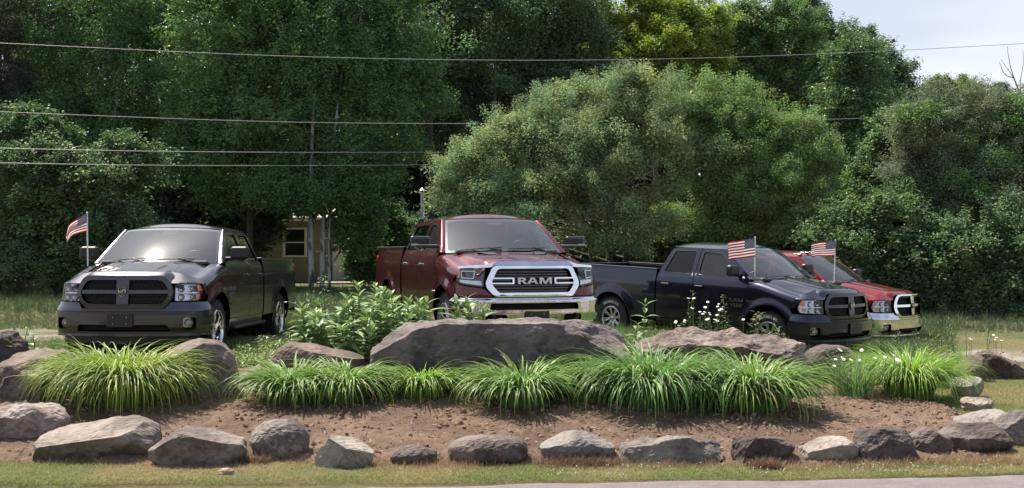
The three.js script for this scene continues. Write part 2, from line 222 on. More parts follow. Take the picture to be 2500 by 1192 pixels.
boulder(2290, 2345, 862, 915, 'small dark stone half hidden by the last lily clump', { seed: 21, dep: 0.8, p: 2.6, ...dusk, group: east });
// back row
boulder(-60, 66, 806, 915, 'almost black rough boulder at the left edge behind the front row', { seed: 22, dep: 0.8, p: 2.5, lump: 0.18, fine: 0.05, a: [0.05, 0.04, 0.042], b: [0.11, 0.09, 0.09], group: rear, lichen: 0.1 });
boulder(-10, 200, 852, 985, 'rounded brown boulder with sunlit top left of the grass mound', { seed: 23, dep: 0.7, p: 2.5, lump: 0.08, ...brownish, cuts: [[-0.25, 1, 0.2, 0.7]], group: rear, lichen: 0.3 });
boulder(2, 122, 912, 992, 'small flat-faced brown stone below the rounded brown boulder', { seed: 24, dep: 0.6, p: 3.2, lump: 0.08, ...brownish, cuts: [[-0.1, 0.2, 1, 0.62]], group: rear, lichen: 0.3 });
boulder(380, 582, 828, 984, 'big dome-shaped purplish brown boulder in front of the grey truck', { seed: 25, dep: 0.75, p: 2.6, lump: 0.07, fine: 0.014, a: [0.15, 0.115, 0.115], b: [0.27, 0.22, 0.215], cuts: [[-0.5, 1, 0.25, 0.80], [0.45, 0.15, 1, 0.72]], group: rear, lichen: 0.2, det: 34 });
boulder(655, 890, 836, 935, 'low smooth mound-shaped boulder behind the middle lily clumps', { seed: 26, dep: 0.5, p: 2.2, lump: 0.1, fine: 0.012, ...brownish, cuts: [[0.45, 1, 0.1, 0.6]], group: rear, lichen: 0.2 });
boulder(583, 650, 892, 948, 'small grey angular stone between dome-shaped boulder and lilies', { seed: 27, dep: 0.8, p: 3.4, lump: 0.1, a: [0.15, 0.13, 0.13], b: [0.27, 0.24, 0.24], cuts: [[-0.5, 1, 0.3, 0.5]], group: rear });
boulder(905, 1536, 782, 966, 'longest grey boulder, wall-like, in front of the maroon truck', { seed: 28, dep: 0.34, p: 5.5, lump: 0.022, fine: 0.026, a: [0.095, 0.080, 0.085], b: [0.225, 0.195, 0.20], cuts: [[0, 0.10, 1, 0.80], [-0.9, 0.9, 0.2, 1.12], [1, 0.62, 0.3, 1.02]], top: (x) => 0.82 + 0.18 * smooth(-1.0, -0.62, x) - 0.02 * smooth(0.3, 1, x), det: 60, sink: 0.08, crack: 1.4, lichen: 0.45, group: rear });
boulder(1072, 1138, 882, 950, 'small dark stone propped against the foot of the longest boulder', { seed: 29, dep: 0.7, p: 2.6, ...dusk, cuts: [[0.6, 1, 0.3, 0.6]], group: rear, d: 13.75 });
boulder(1552, 1972, 806, 958, 'long tan-topped boulder with a shaded overhang below its rim', { seed: 30, dep: 0.45, p: 4.95, lump: 0.05, fine: 0.05, a: [0.16, 0.125, 0.115], b: [0.34, 0.29, 0.265], cuts: [[0, -0.5, 1, 0.60], [0.22, 1, 0.32, 0.80], [1, 0.15, 0.35, 0.9], [-0.7, 1, 0.2, 0.95]], top: (x) => 1 - 0.10 * smooth(-0.2, 1, x), det: 52, sink: 0.08, crack: 1.3, lichen: 0.4, group: rear });
boulder(1960, 2100, 842, 945, 'dark grey boulder between the tan-topped one and the daisies', { seed: 31, dep: 0.7, p: 2.5, lump: 0.08, ...dusk, group: rear, lichen: 0.3 });
boulder(532, 572, 1143, 1161, 'palm-sized pale flat stone lying in the dry grass', { seed: 32, dep: 0.7, p: 2.6, det: 8, a: [0.40, 0.31, 0.24], b: [0.52, 0.42, 0.34], group: front });
// ---------------------------------------------------------------- sheet-metal tools
// Rounded polygon; a point may carry its own radius as third entry.
function rp(points, r = 0.02, T = THREE.Shape) {
  const s = new T(), n = points.length, P = points.map((p) => new THREE.Vector2(p[0], p[1]));
  for (let i = 0; i < n; i++) {
    const a = P[(i + n - 1) % n], b = P[i], c = P[(i + 1) % n], rr = points[i][2] ?? r;
    const la = a.distanceTo(b), lc = c.distanceTo(b), q = Math.min(rr, la * 0.49, lc * 0.49);
    const p1 = b.clone().lerp(a, q / la), p2 = b.clone().lerp(c, q / lc);
    if (i) s.lineTo(p1.x, p1.y); else s.moveTo(p1.x, p1.y);
    if (q > 1e-4) s.quadraticCurveTo(b.x, b.y, p2.x, p2.y);
  }
  s.closePath(); return s;
}
const grow = (points, k) => { const cx = points.reduce((s, p) => s + p[0], 0) / points.length, cy = points.reduce((s, p) => s + p[1], 0) / points.length; return points.map((p) => { const dx = p[0] - cx, dy = p[1] - cy, l = Math.hypot(dx, dy) || 1; return [p[0] + dx / l * k, p[1] + dy / l * k, p[2]].slice(0, p.length); }); };
// A sheet: a flat shape (u, v), cut fine, bent through map(u, v) and given an inward lip of that thickness all round.
function patch(shape, map, { edge = 0.09, thick = 0.018, flip = 1, seg = 5 } = {}) {
  const flat = new TessellateModifier(edge, 14).modify(new THREE.ShapeGeometry(shape, seg)), a = flat.attributes.position, pos = [], nor = [], uv = [];
  const e = 2e-3, A = V3(), B = V3(), set = (v, q) => v.set(q[0], q[1], q[2]), t1 = V3(), t2 = V3();
  const normal = (u, v) => { set(A, map(u + e, v)).sub(set(t1, map(u - e, v))); set(B, map(u, v + e)).sub(set(t2, map(u, v - e))); return A.clone().cross(B).multiplyScalar(flip).normalize(); };
  for (let i = 0; i < a.count; i += 3) {
    const q = [0, 1, 2].map((k) => { const u = a.getX(i + k), v = a.getY(i + k); return { p: V3(...map(u, v)), n: normal(u, v), u, v }; });
    const f = q[1].p.clone().sub(q[0].p).cross(q[2].p.clone().sub(q[0].p));
    if (f.dot(q[0].n) < 0) q.reverse();
    for (const w of q) { pos.push(w.p.x, w.p.y, w.p.z); nor.push(w.n.x, w.n.y, w.n.z); uv.push(w.u, w.v); }
  }
  if (thick) {
    const ex = shape.extractPoints(seg);
    for (const loop of [ex.shape, ...ex.holes]) for (let i = 0; i < loop.length; i++) {
      const c0 = loop[i], c1 = loop[(i + 1) % loop.length], L = c0.distanceTo(c1); if (L < 1e-5) continue;
      const n = Math.ceil(L / edge);
      for (let k = 0; k < n; k++) {
        const a0 = c0.clone().lerp(c1, k / n), a1 = c0.clone().lerp(c1, (k + 1) / n);
        const p0 = V3(...map(a0.x, a0.y)), p1 = V3(...map(a1.x, a1.y)), q0 = p0.clone().addScaledVector(normal(a0.x, a0.y), -thick), q1 = p1.clone().addScaledVector(normal(a1.x, a1.y), -thick);
        const m = p1.clone().sub(p0).cross(q0.clone().sub(p0)).normalize();
        for (const w of [p0, q0, p1, p1, q0, q1]) { pos.push(w.x, w.y, w.z); nor.push(m.x, m.y, m.z); uv.push(0, 0); }
      }
    }
  }
  return geom(pos, null, uv, null, nor);
}
const FONT = await new FontLoader().loadAsync('fonts/droid/droid_sans_bold.typeface.json');
function lettering(text, size, depth, stretch = 1) {            // centred on its own middle, facing +z
  const g = new TextGeometry(text, { font: FONT, size, depth, curveSegments: 3, bevelEnabled: false });
  g.computeBoundingBox(); const b = g.boundingBox; g.translate(-(b.min.x + b.max.x) / 2, -(b.min.y + b.max.y) / 2, 0); g.scale(stretch, 1, 1); return g;
}

// ---------------------------------------------------------------- vehicle materials
const flake = dataTex(128, (u, v, i, j) => { const r = rng(i * 131 + j * 7919 + 5); return 0.5 + 0.5 * (r() - 0.5); });
const paint = (c, rough = 0.34, metal = 0.55) => phys(c, rough, { metalness: metal, clearcoat: 1, clearcoatRoughness: 0.03 });
const CM = {
  chrome: phys([0.82, 0.83, 0.85], 0.06, { metalness: 1 }), satin: phys([0.55, 0.56, 0.58], 0.22, { metalness: 1 }),
  plastic: std([0.018, 0.018, 0.02], 0.45), gloss: phys([0.012, 0.012, 0.014], 0.25, { clearcoat: 1, clearcoatRoughness: 0.05 }), rubber: std([0.022, 0.022, 0.023], 0.78), dark: std([0.006, 0.006, 0.007], 0.9),
  mesh: std([0.008, 0.008, 0.009], 0.6), seat: std([0.05, 0.05, 0.055], 0.8), dash: std([0.09, 0.09, 0.095], 0.6),
  glass: phys([0.55, 0.62, 0.60], 0.015, { transmission: 0.96, thickness: 0, ior: 1.52 }), screenGlass: phys([0.66, 0.72, 0.73], 0.085, { transmission: 0.97, thickness: 0, ior: 1.9 }), tint: phys([0.16, 0.18, 0.18], 0.015, { transmission: 1, thickness: 0, ior: 1.52 }),
  lens: phys([0.95, 0.96, 0.97], 0.02, { transmission: 1, thickness: 0, ior: 1.5 }), reflector: phys([0.50, 0.51, 0.54], 0.2, { metalness: 1 }), bulb: std([0.85, 0.85, 0.85], 0.15),
  amber: phys([0.75, 0.18, 0.015], 0.2, { clearcoat: 1 }), red: phys([0.5, 0.01, 0.01], 0.2, { clearcoat: 1 }), white: std([0.75, 0.75, 0.75], 0.5), steel: std([0.12, 0.11, 0.1], 0.5, { metalness: 0.8 }), letter: std([0.6, 0.6, 0.58], 0.7),
};

// ---------------------------------------------------------------- wheels: axis along +x, outer face towards +x
const wheelParts = {};
function wheelGeos(style) {
  if (wheelParts[style]) return wheelParts[style];
  const R = 0.405, rr = style === 'eight' ? 0.222 : 0.262, w = 0.135;
  const prof = [[rr, -w + 0.02], [rr + 0.03, -w], [R - 0.05, -w - 0.004], [R - 0.012, -w + 0.018], [R - 0.008, -0.05], [R - 0.022, -0.046], [R - 0.022, -0.034], [R - 0.006, -0.03], [R - 0.006, 0.03], [R - 0.022, 0.034], [R - 0.022, 0.046], [R - 0.008, 0.05], [R - 0.012, w - 0.018], [R - 0.05, w + 0.004], [rr + 0.03, w], [rr, w - 0.02]];
  const lathe = (p, n = 48) => new THREE.LatheGeometry(p.map((q) => new THREE.Vector2(q[0], q[1])), n).rotateZ(-Math.PI / 2);
  const blocks = [lathe(prof)];
  for (let i = 0; i < 44; i++) for (const s of [-1, 0, 1]) { const a = (i + (s ? 0.5 * s : 0)) / 44 * 2 * Math.PI; blocks.push(new THREE.BoxGeometry(s ? 0.075 : 0.055, 0.014, 0.040).translate(s * 0.09, R - 0.004, 0).rotateX(a)); }
  const rim = [lathe([[rr + 0.012, w - 0.004], [rr + 0.004, w + 0.006], [rr - 0.01, w + 0.002], [rr - 0.022, w - 0.03], [rr - 0.03, -0.06]])];
  const spokes = [];
  const n = style === 'eight' ? 8 : 5;
  for (let i = 0; i < n; i++) {
    const sh = new THREE.Shape(), o = rr - 0.006, a = style === 'eight' ? 0.022 : 0.036, b = style === 'eight' ? 0.03 : style === 'split' ? 0.085 : 0.062;
    sh.moveTo(-a, 0.045); sh.lineTo(a, 0.045); sh.lineTo(a * 0.8, o * 0.55); sh.lineTo(b, o); sh.lineTo(-b, o); sh.lineTo(-a * 0.8, o * 0.55); sh.closePath();
    if (style !== 'eight') { const h = new THREE.Path(); h.moveTo(0, o * 0.58); h.lineTo(b * 0.55, o * 0.95); h.lineTo(-b * 0.55, o * 0.95); h.closePath(); sh.holes.push(h); }
    const g = new THREE.ExtrudeGeometry(sh, { depth: 0.025, bevelEnabled: true, bevelThickness: 0.012, bevelSize: 0.009, bevelSegments: 2 });
    const p = g.attributes.position; for (let k = 0; k < p.count; k++) { const r = Math.hypot(p.getX(k), p.getY(k)); p.setZ(k, p.getZ(k) + 0.045 - 0.05 * Math.pow(1 - r / rr, 2) + (r > rr * 0.8 ? 0.008 : 0)); }
    g.computeVertexNormals(); g.rotateZ(i / n * 2 * Math.PI + 0.2); g.rotateY(Math.PI / 2).translate(0.03, 0, 0); spokes.push(g);
  }
  const cap = merge([lathe([[0.001, 0.098], [0.03, 0.096], [0.04, 0.085], [0.062, 0.075], [0.068, 0.03]], 24), ...[0, 1, 2, 3, 4].map((i) => new THREE.CylinderGeometry(0.011, 0.011, 0.03, 8).rotateZ(Math.PI / 2).translate(0.085, 0.054 * Math.cos(i * 1.2566 + 0.8), 0.054 * Math.sin(i * 1.2566 + 0.8)))]);
  const disc = merge([lathe([[0.001, 0.0], [0.17, 0.0], [0.17, -0.02], [0.001, -0.02]], 32), new THREE.BoxGeometry(0.06, 0.14, 0.1).translate(0, 0.09, -0.12)]);
  let letters = null;
  if (style === 'eight') {
    letters = []; const word = 'WRANGLER';
    for (const half of [0, 1]) [...word].forEach((c, i) => { const a = half * Math.PI + (3.5 - i) * 0.155; letters.push(lettering(c, 0.052, 0.004).translate(0, 0.322, 0).rotateZ(a).rotateY(Math.PI / 2).translate(w + 0.0, 0, 0)); });
    letters = merge(letters);
  }
  return (wheelParts[style] = { tyre: merge(blocks), rim: merge(rim), spokes, cap, disc, letters, well: lathe([[rr - 0.03, -0.07], [0.001, -0.07]]) });
}
function addWheel(truck, style, x, z, side, metal) {
  const g = wheelGeos(style), w = new THREE.Group(); w.name = 'wheel'; w.position.set(x * side, 0.405, z); if (side < 0) w.rotation.y = Math.PI; truck.add(w);
  part('tyre', g.tyre, CM.rubber, w); part('rim', g.rim, metal, w); for (const s of g.spokes) part('spoke', s, metal, w); part('hub_cap', g.cap, metal, w); part('brake_disc', g.disc, CM.steel, w); part('wheel_barrel', g.well, CM.dark, w);
  if (g.letters) part('tyre_lettering', g.letters, CM.letter, w);
}

// ---------------------------------------------------------------- the pickup: front axle at z = 0, nose towards +z, driver's side +x
function pickup(label, opt) {
  const T = thing('pickup_truck', label, 'pickup truck', opt.group);
  const O = Object.assign({ zA: -0.44, zB: -1.62, zC: -2.42, zBed: -2.49, zTail: -4.80, wb: 3.57, modern: false, roof: 1.80, belt: 1.34, half: 0.975 }, opt), body = O.paint;
  const K = O.half / 0.975, R = O.roof, BY = O.belt;
  // half width of the body side at height y
  const W = (y, z) => {
    let x = O.half + 0.012 * Math.cos((y - 0.92) / 0.42 * 1.4);
    if (y < 0.60) x -= 0.28 * (0.60 - y) ** 1.3;
    if (y > 1.12) x -= 0.055 * Math.min(1.15, (y - 1.12) / (BY - 1.12)) ** 2.2;
    if (y > BY) { const t = y - BY; x = O.half - 0.062 - 0.35 * t - 0.12 * t * t; }
    const a = Math.hypot(z, y - 0.405), b = Math.hypot(z + O.wb, y - 0.405);
    x += 0.028 * (smooth(0.66, 0.50, a) + smooth(0.66, 0.50, b)) * (y < BY ? 1 : 0);
    if (z > 0.1) x -= 0.05 * ((z - 0.1) / 0.5) ** 2;
    if (z < O.wb * -1 - 0.3) x -= 0.03 * ((-O.wb - 0.3 - z) / 0.9) ** 2;
    return x;
  };
  const side = (s, inset = 0) => (z, y) => [s * (W(y, z) - inset), y, z];
  // plan of the nose: position along it s, heading round the corner
  const F = (s, y, out = 0) => {
    const q = Math.abs(s), sg = Math.sign(s) || 1, bow = O.modern ? 0.10 : 0.13, R0 = 0.38 * K; let x, z, nx, nz;
    if (q <= 0.72) { x = q; z = 0.95 - bow * (q / 0.72) ** 2; const m = 2 * bow * q / 0.5184, l = Math.hypot(1, m); nx = m / l; nz = 1 / l; }
    else { const t0 = Math.atan(2 * bow / 0.72), th = Math.min(1.5, t0 + (q - 0.72) / R0), rest = Math.max(0, q - 0.72 - (1.5 - t0) * R0); x = 0.72 + R0 * (Math.sin(th) - Math.sin(t0)) ; z = 0.95 - bow - R0 * (Math.cos(t0) - Math.cos(th)) - rest; nx = Math.sin(th); nz = Math.cos(th); }
    return [sg * (x * (1 + (K - 1) * 0.6) + nx * out), y, z + nz * out];
  };
  const lean = (y) => (y > 0.80 ? -0.11 * (y - 0.80) : 0);
  const front = (out) => (s, y) => F(s, y, (typeof out === 'function' ? out(y, s) : out) + lean(y));
  const face = (name, points, r, out, mat, o = {}, holes = [], parent = T) => { const sh = rp(points, r); for (const h of holes) sh.holes.push(rp(h, o.hr ?? r, THREE.Path)); return part(name, patch(sh, front(out), { flip: 1, edge: 0.07, ...o }), mat, parent); };
  const mir = (pts) => pts.map(([x, y, r]) => (r === undefined ? [-x, y] : [-x, y, r])).reverse();

  // ---- bonnet and wings
  const dz = O.modern ? 0.03 : 0, sh = (z) => lerp(1.315 + dz, 1.075 + dz * 2.2, smooth(-0.55, 0.85, z)), r0 = 0.13, seamW = 0.075;
  const wing = (s) => (z, v) => {
    if (v <= 0.95) return [s * W(v, z), v, z];
    const top = sh(z), w = W(Math.min(top - r0, 1.12), z), l0 = top - r0 - 0.95, L = l0 + r0 * Math.PI / 2 + seamW, d = (v - 0.95) * L;
    if (d < l0) return [s * W(0.95 + d, z), 0.95 + d, z];
    const a = (d - l0) / r0; if (a < Math.PI / 2) return [s * (w - r0 + r0 * Math.cos(a)), top - r0 + r0 * Math.sin(a), z];
    const e = d - l0 - r0 * Math.PI / 2; return [s * (w - r0 - e), top + e * 0.12, z];
  };
  const seamX = (z) => W(1.0, z) - r0 - seamW;
  const noseZ = (x) => F(x / (1 + (K - 1) * 0.6), 1.1)[2] - 0.045;
  const lowRail = 0.75;
  for (const s of [-1, 1]) {
    const w = new THREE.Shape(); w.moveTo(-0.434, 0.47); w.lineTo(-0.434, 1.95);
    w.lineTo(-0.2, 1.95); w.lineTo(0.2, 1.95); w.lineTo(0.56, 1.95);
    w.lineTo(0.565, 1.30); w.lineTo(0.45, 1.08); w.lineTo(0.43, 0.85); w.lineTo(0.48, 0.81); w.lineTo(0.48, 0.56); w.absarc(0, 0.42, 0.50, 0.28, Math.PI - 0.1, false); w.closePath();
    part('front_wing', patch(w, wing(s), { flip: -s, edge: 0.06 }), body, T);
  }
  const hoodY = (x, z) => {
    const q = Math.abs(x), sx = seamX(Math.min(z, 0.6)), nz = noseZ(x), up = lerp(O.modern ? 0.03 : 0.028, O.modern ? 0.10 : 0.10, smooth(-0.35, 0.75, z));
    let y = sh(z) + 0.012 + up * smooth(sx, sx - (O.modern ? 0.16 : 0.26), q) + 0.022 * (1 - (x / 0.8) ** 2) - 0.022 * smooth(0.4, 0.8, q);
    if (!O.modern) y += 0.012 * smooth(0.36, 0.28, q) * smooth(0.9, 0.3, z) * smooth(-0.4, -0.1, z);
    else y -= 0.022 * smooth(0.25, 0.1, q) * smooth(0.2, 0.8, z);
    y -= 0.075 * smooth(nz - 0.20, nz + 0.01, z) ** 2;
    return y;
  };
  const wsBase = (x) => -0.13 - 0.25 * (x / 0.83) ** 2, wsTop = (x) => -1.0 - 0.09 * (x / 0.66) ** 2;
  { const h = new THREE.Shape(), n = 20; h.moveTo(-seamX(-0.3) + 0.006, wsBase(0.8) + 0.03);
    for (let i = 0; i <= n; i++) { const z = lerp(-0.3, 0.57, i / n); h.lineTo(-seamX(z) + 0.006, z); }
    for (let i = 0; i <= n; i++) { const x = lerp(-seamX(0.57), seamX(0.57), i / n); h.lineTo(x, Math.max(0.575, noseZ(x))); }
    for (let i = n; i >= 0; i--) { const z = lerp(-0.3, 0.57, i / n); h.lineTo(seamX(z) - 0.006, z); }
    for (let i = n; i >= 0; i--) { const x = lerp(-0.76, 0.76, i / n); h.lineTo(x, wsBase(x) + 0.05); }
    part('bonnet', patch(h, (x, z) => [x, hoodY(x, z), z], { flip: -1, edge: 0.06, thick: 0.03 }), body, T);
    if (O.modern) for (const s of [-1, 1]) part('bonnet_scoop', patch(rp([[s * 0.30, 0.02], [s * 0.52, -0.02], [s * 0.42, 0.16], [s * 0.26, 0.22]], 0.02), (x, z) => [x, hoodY(x, z) + 0.004 + 0.016 * smooth(0.25, 0.0, z), z], { flip: -1, edge: 0.08 }), CM.plastic, T);
    const cw = new THREE.Shape(); cw.moveTo(-0.82, wsBase(0.82) + 0.06); for (let i = 0; i <= 16; i++) { const x = lerp(-0.82, 0.82, i / 16); cw.lineTo(x, wsBase(x) + 0.08); } for (let i = 16; i >= 0; i--) { const x = lerp(-0.86, 0.86, i / 16); cw.lineTo(x, wsBase(x) - 0.06); }
    part('cowl', patch(cw, (x, z) => [x, BY - 0.025 - 0.02 * (x / 0.8) ** 2 + (z - wsBase(x)) * -0.2, z], { flip: -1 }), CM.plastic, T); }

  // ---- cab
  const roofY = (x, z) => { const e = W(R, z), q = clamp(Math.abs(x) / e); return R + 0.10 * (1 - q ** 2.6) * lerp(0.36, 1, smooth(wsTop(x), wsTop(x) - 0.24, z) ** 0.7) * lerp(1, 0.6, smooth(O.zC + 0.4, O.zC + 0.05, z)); };
  const rEnd = O.zC + 0.14;
  { const rf = new THREE.Shape(); for (let i = 0; i <= 16; i++) { const x = lerp(-1, 1, i / 16) * W(R, -1.1); (i ? rf.lineTo(x, wsTop(x)) : rf.moveTo(x, wsTop(x))); } for (let i = 0; i <= 10; i++) rf.lineTo(W(R, rEnd), lerp(wsTop(0.72), rEnd, i / 10)); for (let i = 10; i >= 0; i--) rf.lineTo(-W(R, rEnd), lerp(wsTop(0.72), rEnd, i / 10)); rf.closePath();
    part('roof', patch(rf, (x, z) => [x, roofY(x, z), z], { flip: -1, edge: 0.08 }), body, T); }
  const wsX = (t) => lerp(0.86, 0.69, t) * (1 + (K - 1) * 0.7);
  const ws = (s, t) => { const x = s * wsX(t), q = s * 0.83; return [x, lerp(BY - 0.01 - 0.02 * s * s, roofY(s * 0.66, wsTop(s * 0.66)) - 0.004, t) + 0.02 * Math.sin(Math.PI * t), lerp(wsBase(q), wsTop(s * 0.66) + 0.004, t)]; };
  part('windscreen', patch(rp([[-0.985, 0.02], [0.985, 0.02], [0.975, 0.965], [-0.975, 0.965]], 0.05), ws, { flip: 1, edge: 0.09, thick: 0 }), CM.screenGlass, T);
  { const fr = rp([[-1, 0], [1, 0], [1, 1], [-1, 1]], 0.01); fr.holes.push(rp([[-0.965, 0.05], [0.965, 0.05], [0.955, 0.935], [-0.955, 0.935]], 0.05, THREE.Path));
    part('windscreen_surround', patch(fr, (s, t) => { const p = ws(s, t); return [p[0], p[1] - 0.004, p[2] - 0.004]; }, { flip: 1, edge: 0.09, thick: 0.01 }), CM.gloss, T);
    part('rear_view_mirror', patch(rp([[-0.13, 0.80], [0.13, 0.80], [0.16, 0.95], [-0.16, 0.95]], 0.05), (s, t) => { const p = ws(s, t); return [p[0], p[1] - 0.012, p[2] - 0.008]; }, { flip: 1, thick: 0.05 }), CM.dark, T); }
  for (const s of [-1, 1]) {
    // screen pillar: a bowed strip from the glass to the door frame
    const edgeOf = (t) => { const y = lerp(BY - 0.03, R, t); return [W(Math.max(y, BY - 0.03), -0.5), y, lerp(-0.43, -1.10, t)]; };
    part('screen_pillar', patch(rp([[0, 0], [1, 0], [1, 1], [0, 1]], 0), (u, t) => { const a = ws(1, t), b = edgeOf(t), k = Math.sin(Math.PI * u) * 0.018; return [s * (lerp(a[0], b[0], u) + k), lerp(a[1], b[1], u) + k * 0.5, lerp(a[2], b[2], u) + k]; }, { flip: s, edge: 0.1 }), body, T);
    const zA = O.zA, zB = O.zB, zC = O.zC, g = 0.006, wy = BY + 0.005, wt = R - 0.05;
    const winF = [[zA - 0.20, wy], [zB + 0.06, wy], [zB + 0.06, wt], [zA - 0.70, wt - 0.015]], winR = [[zB - 0.08, wy], [zC + 0.07, wy], [zC + 0.21, wt - 0.01], [zB - 0.08, wt]];
    const doorF = [[zA, 0.54, 0.06], [zA, BY - 0.05, 0.03], [zA - 0.07, BY + 0.03, 0.05], [zA - 0.63, R - 0.005, 0.06], [zB + g, R - 0.002, 0.02], [zB + g, 0.54, 0.04]];
    const cut = O.modern ? [[zC, 0.86, 0.10], [zC + 0.24, 0.54, 0.06]] : [[zC, 0.54, 0.05]];
    const doorR = [[zB - g, 0.54, 0.04], [zB - g, R - 0.002, 0.02], [zC + 0.17, R - 0.008, 0.08], [zC + 0.01, BY, 0.10], ...cut];
    const shell = rp([[-0.42, 0.45, 0.02], [-0.42, BY - 0.02, 0.02], [-1.10, R, 0.03], [rEnd, R, 0.10], [zC - 0.05, BY, 0.12], [zC - 0.05, 0.45, 0.02]]);
    shell.holes.push(rp(grow(winF, 0.02), 0.05, THREE.Path), rp(grow(winR, 0.02), 0.05, THREE.Path));
    part('cab_side', patch(shell, side(s, 0.012), { flip: -s, edge: 0.09 }), body, T);
    for (const [outline, win, glass, hz] of [[doorF, winF, CM.glass, zB + 0.16], [doorR, winR, CM.tint, zC + (O.modern ? 0.20 : 0.19)]]) {
      const d = rp(outline, 0.04); d.holes.push(rp(win, 0.05, THREE.Path));
      const door = part('door', patch(d, side(s), { flip: -s, edge: 0.07 }), body, T);
      part('window', patch(rp(grow(win, 0.012), 0.05), side(s, 0.014), { flip: -s, edge: 0.2, thick: 0 }), glass, door);
      const fr = rp(grow(win, 0.006), 0.05); fr.holes.push(rp(grow(win, -0.014), 0.045, THREE.Path));
      part('window_seal', patch(fr, side(s, -0.002), { flip: -s, edge: 0.2, thick: 0.008 }), O.modern ? CM.satin : CM.plastic, door);
      const hy = BY - 0.20, hx = W(hy, hz);
      part('handle', merge([box(0.026, 0.036, 0.18, s * (hx + 0.028), hy, hz, 0.012), box(0.03, 0.03, 0.025, s * (hx + 0.008), hy, hz + 0.07, 0.008), box(0.03, 0.03, 0.025, s * (hx + 0.008), hy, hz - 0.07, 0.008)]), O.handle ?? body, door);
    }
    part('sill', patch(rp([[-0.44, 0.40], [zC - 0.04, 0.40], [zC - 0.04, 0.52], [-0.44, 0.52]], 0.02), side(s, 0.004), { flip: -s, edge: 0.3 }), O.sill ?? body, T);
    if (O.modern) part('sill_trim', patch(rp([[-0.50, 0.60], [zC + 0.26, 0.60], [zC + 0.26, 0.625], [-0.50, 0.625]], 0.01), side(s, -0.006), { flip: -s, edge: 0.3 }), CM.chrome, T);
    part('door_moulding', patch(rp([[zA - 0.03, 0.72], [zC + (O.modern ? 0.12 : 0.03), 0.72], [zC + (O.modern ? 0.12 : 0.03), 0.745], [zA - 0.03, 0.745]], 0.008), side(s, -0.007), { flip: -s, edge: 0.3 }), body, T);
    if (O.step) part('side_step', merge([box(0.13, 0.045, 1.75, s * 0.98, 0.40, -1.50, 0.02), box(0.2, 0.03, 0.06, s * 0.87, 0.42, -0.85, 0.01), box(0.2, 0.03, 0.06, s * 0.87, 0.42, -2.1, 0.01)]), CM.plastic, T);
    // badges on the door or wing
    if (O.badge) {
      const b = [], t0 = s > 0 ? Math.PI / 2 : -Math.PI / 2, at = (g2, y, z) => b.push(g2.rotateY(t0).translate(s * (W(y, z) + 0.003), y, z));
      if (O.modern) at(lettering('1500', 0.05, 0.006, 1.1), 0.80, -0.62); else { at(lettering('RAM', 0.062, 0.006, 1.7), 0.955, -0.66); at(lettering('1500', 0.062, 0.006, 1.35), 0.865, -0.66); at(lettering('HEMI', 0.035, 0.005, 1.3), 0.955, -0.36); at(lettering('5.7', 0.022, 0.005, 1.3), 0.915, -0.36); }
      part('badge', merge(b), CM.satin, T);
    }
    // door mirror
    const my = BY + 0.085, mx = O.half + 0.09, mz = -0.66;
    if (O.tow) {
      const m = part('door_mirror', merge([box(0.30, 0.155, 0.12, s * (mx + 0.09), my + 0.045, mz, 0.035), box(0.26, 0.05, 0.09, s * (mx - 0.05), my - 0.025, mz, 0.02)]), CM.gloss, T);
      part('mirror_trim', box(0.32, 0.018, 0.014, s * (mx + 0.02), my - 0.008, mz + 0.06, 0.005), CM.chrome, m);
      part('turn_lamp', box(0.10, 0.03, 0.02, s * (mx + 0.18), my - 0.002, mz + 0.055, 0.006), CM.reflector, m);
    } else part('door_mirror', merge([box(0.27, 0.19, 0.13, s * (mx + 0.03), my + 0.035, mz, 0.05), box(0.17, 0.05, 0.08, s * (mx - 0.14), my - 0.045, mz, 0.02)]), O.mirror ?? CM.plastic, T);
    // load bed
    const bt = BY + 0.055, zb = O.zBed, zt = O.zTail, bs = new THREE.Shape(); bs.moveTo(zb, 0.50); bs.lineTo(zb, bt); bs.lineTo(zt, bt); bs.lineTo(zt - 0.02, 0.55); bs.lineTo(-O.wb - 0.52, 0.52); bs.absarc(-O.wb, 0.42, 0.51, Math.PI - 0.2, 0.18, true); bs.closePath();
    const bedMap = (z, y) => [s * (W(Math.min(y, BY - 0.10), z) - 0.035 * smooth(BY - 0.16, bt, y) ** 2), y, z];
    part('bed_side', patch(bs, bedMap, { flip: -s, edge: 0.07 }), body, T);
    part('bed_rail', box(0.10, 0.03, zb - zt, s * (O.half - 0.085), bt - 0.004, (zb + zt) / 2, 0.012), O.modern ? CM.plastic : body, T);
    part('bed_inner_wall', box(0.03, bt - 0.66, zb - zt - 0.04, s * (O.half - 0.14), (bt + 0.62) / 2, (zb + zt) / 2, 0.005), CM.dark, T);
    part('tail_lamp', box(0.09, 0.36, 0.16, s * (O.half - 0.075), 1.13, zt + 0.01, 0.03), CM.red, T);
    for (const z of [0, -O.wb]) part('wheel_arch_liner', new THREE.CylinderGeometry(0.50, 0.50, 0.42, 20, 1, true, -Math.PI * 0.55, Math.PI * 1.1).rotateZ(Math.PI / 2).rotateX(0).translate(s * (O.half - 0.25), 0.42, z), CM.dark, T);
    for (const z of [0, -O.wb]) part('wheel_arch_trim', (() => { const a = new THREE.Shape(); a.absarc(z, 0.42, 0.525, -0.1, Math.PI + 0.1, false); a.absarc(z, 0.42, 0.495, Math.PI + 0.1, -0.1, true); return patch(a, (u, v) => [s * (W(v, u) + 0.008), v, u], { flip: -s, edge: 0.1, seg: 24, thick: 0.03 }); })(), body, T);
    for (const z of [0, -O.wb]) addWheel(T, O.wheel, O.half - 0.135 + 0.0, z, s, O.wheelMetal ?? CM.chrome);
  }
  const zt = O.zTail, bt = BY + 0.055;
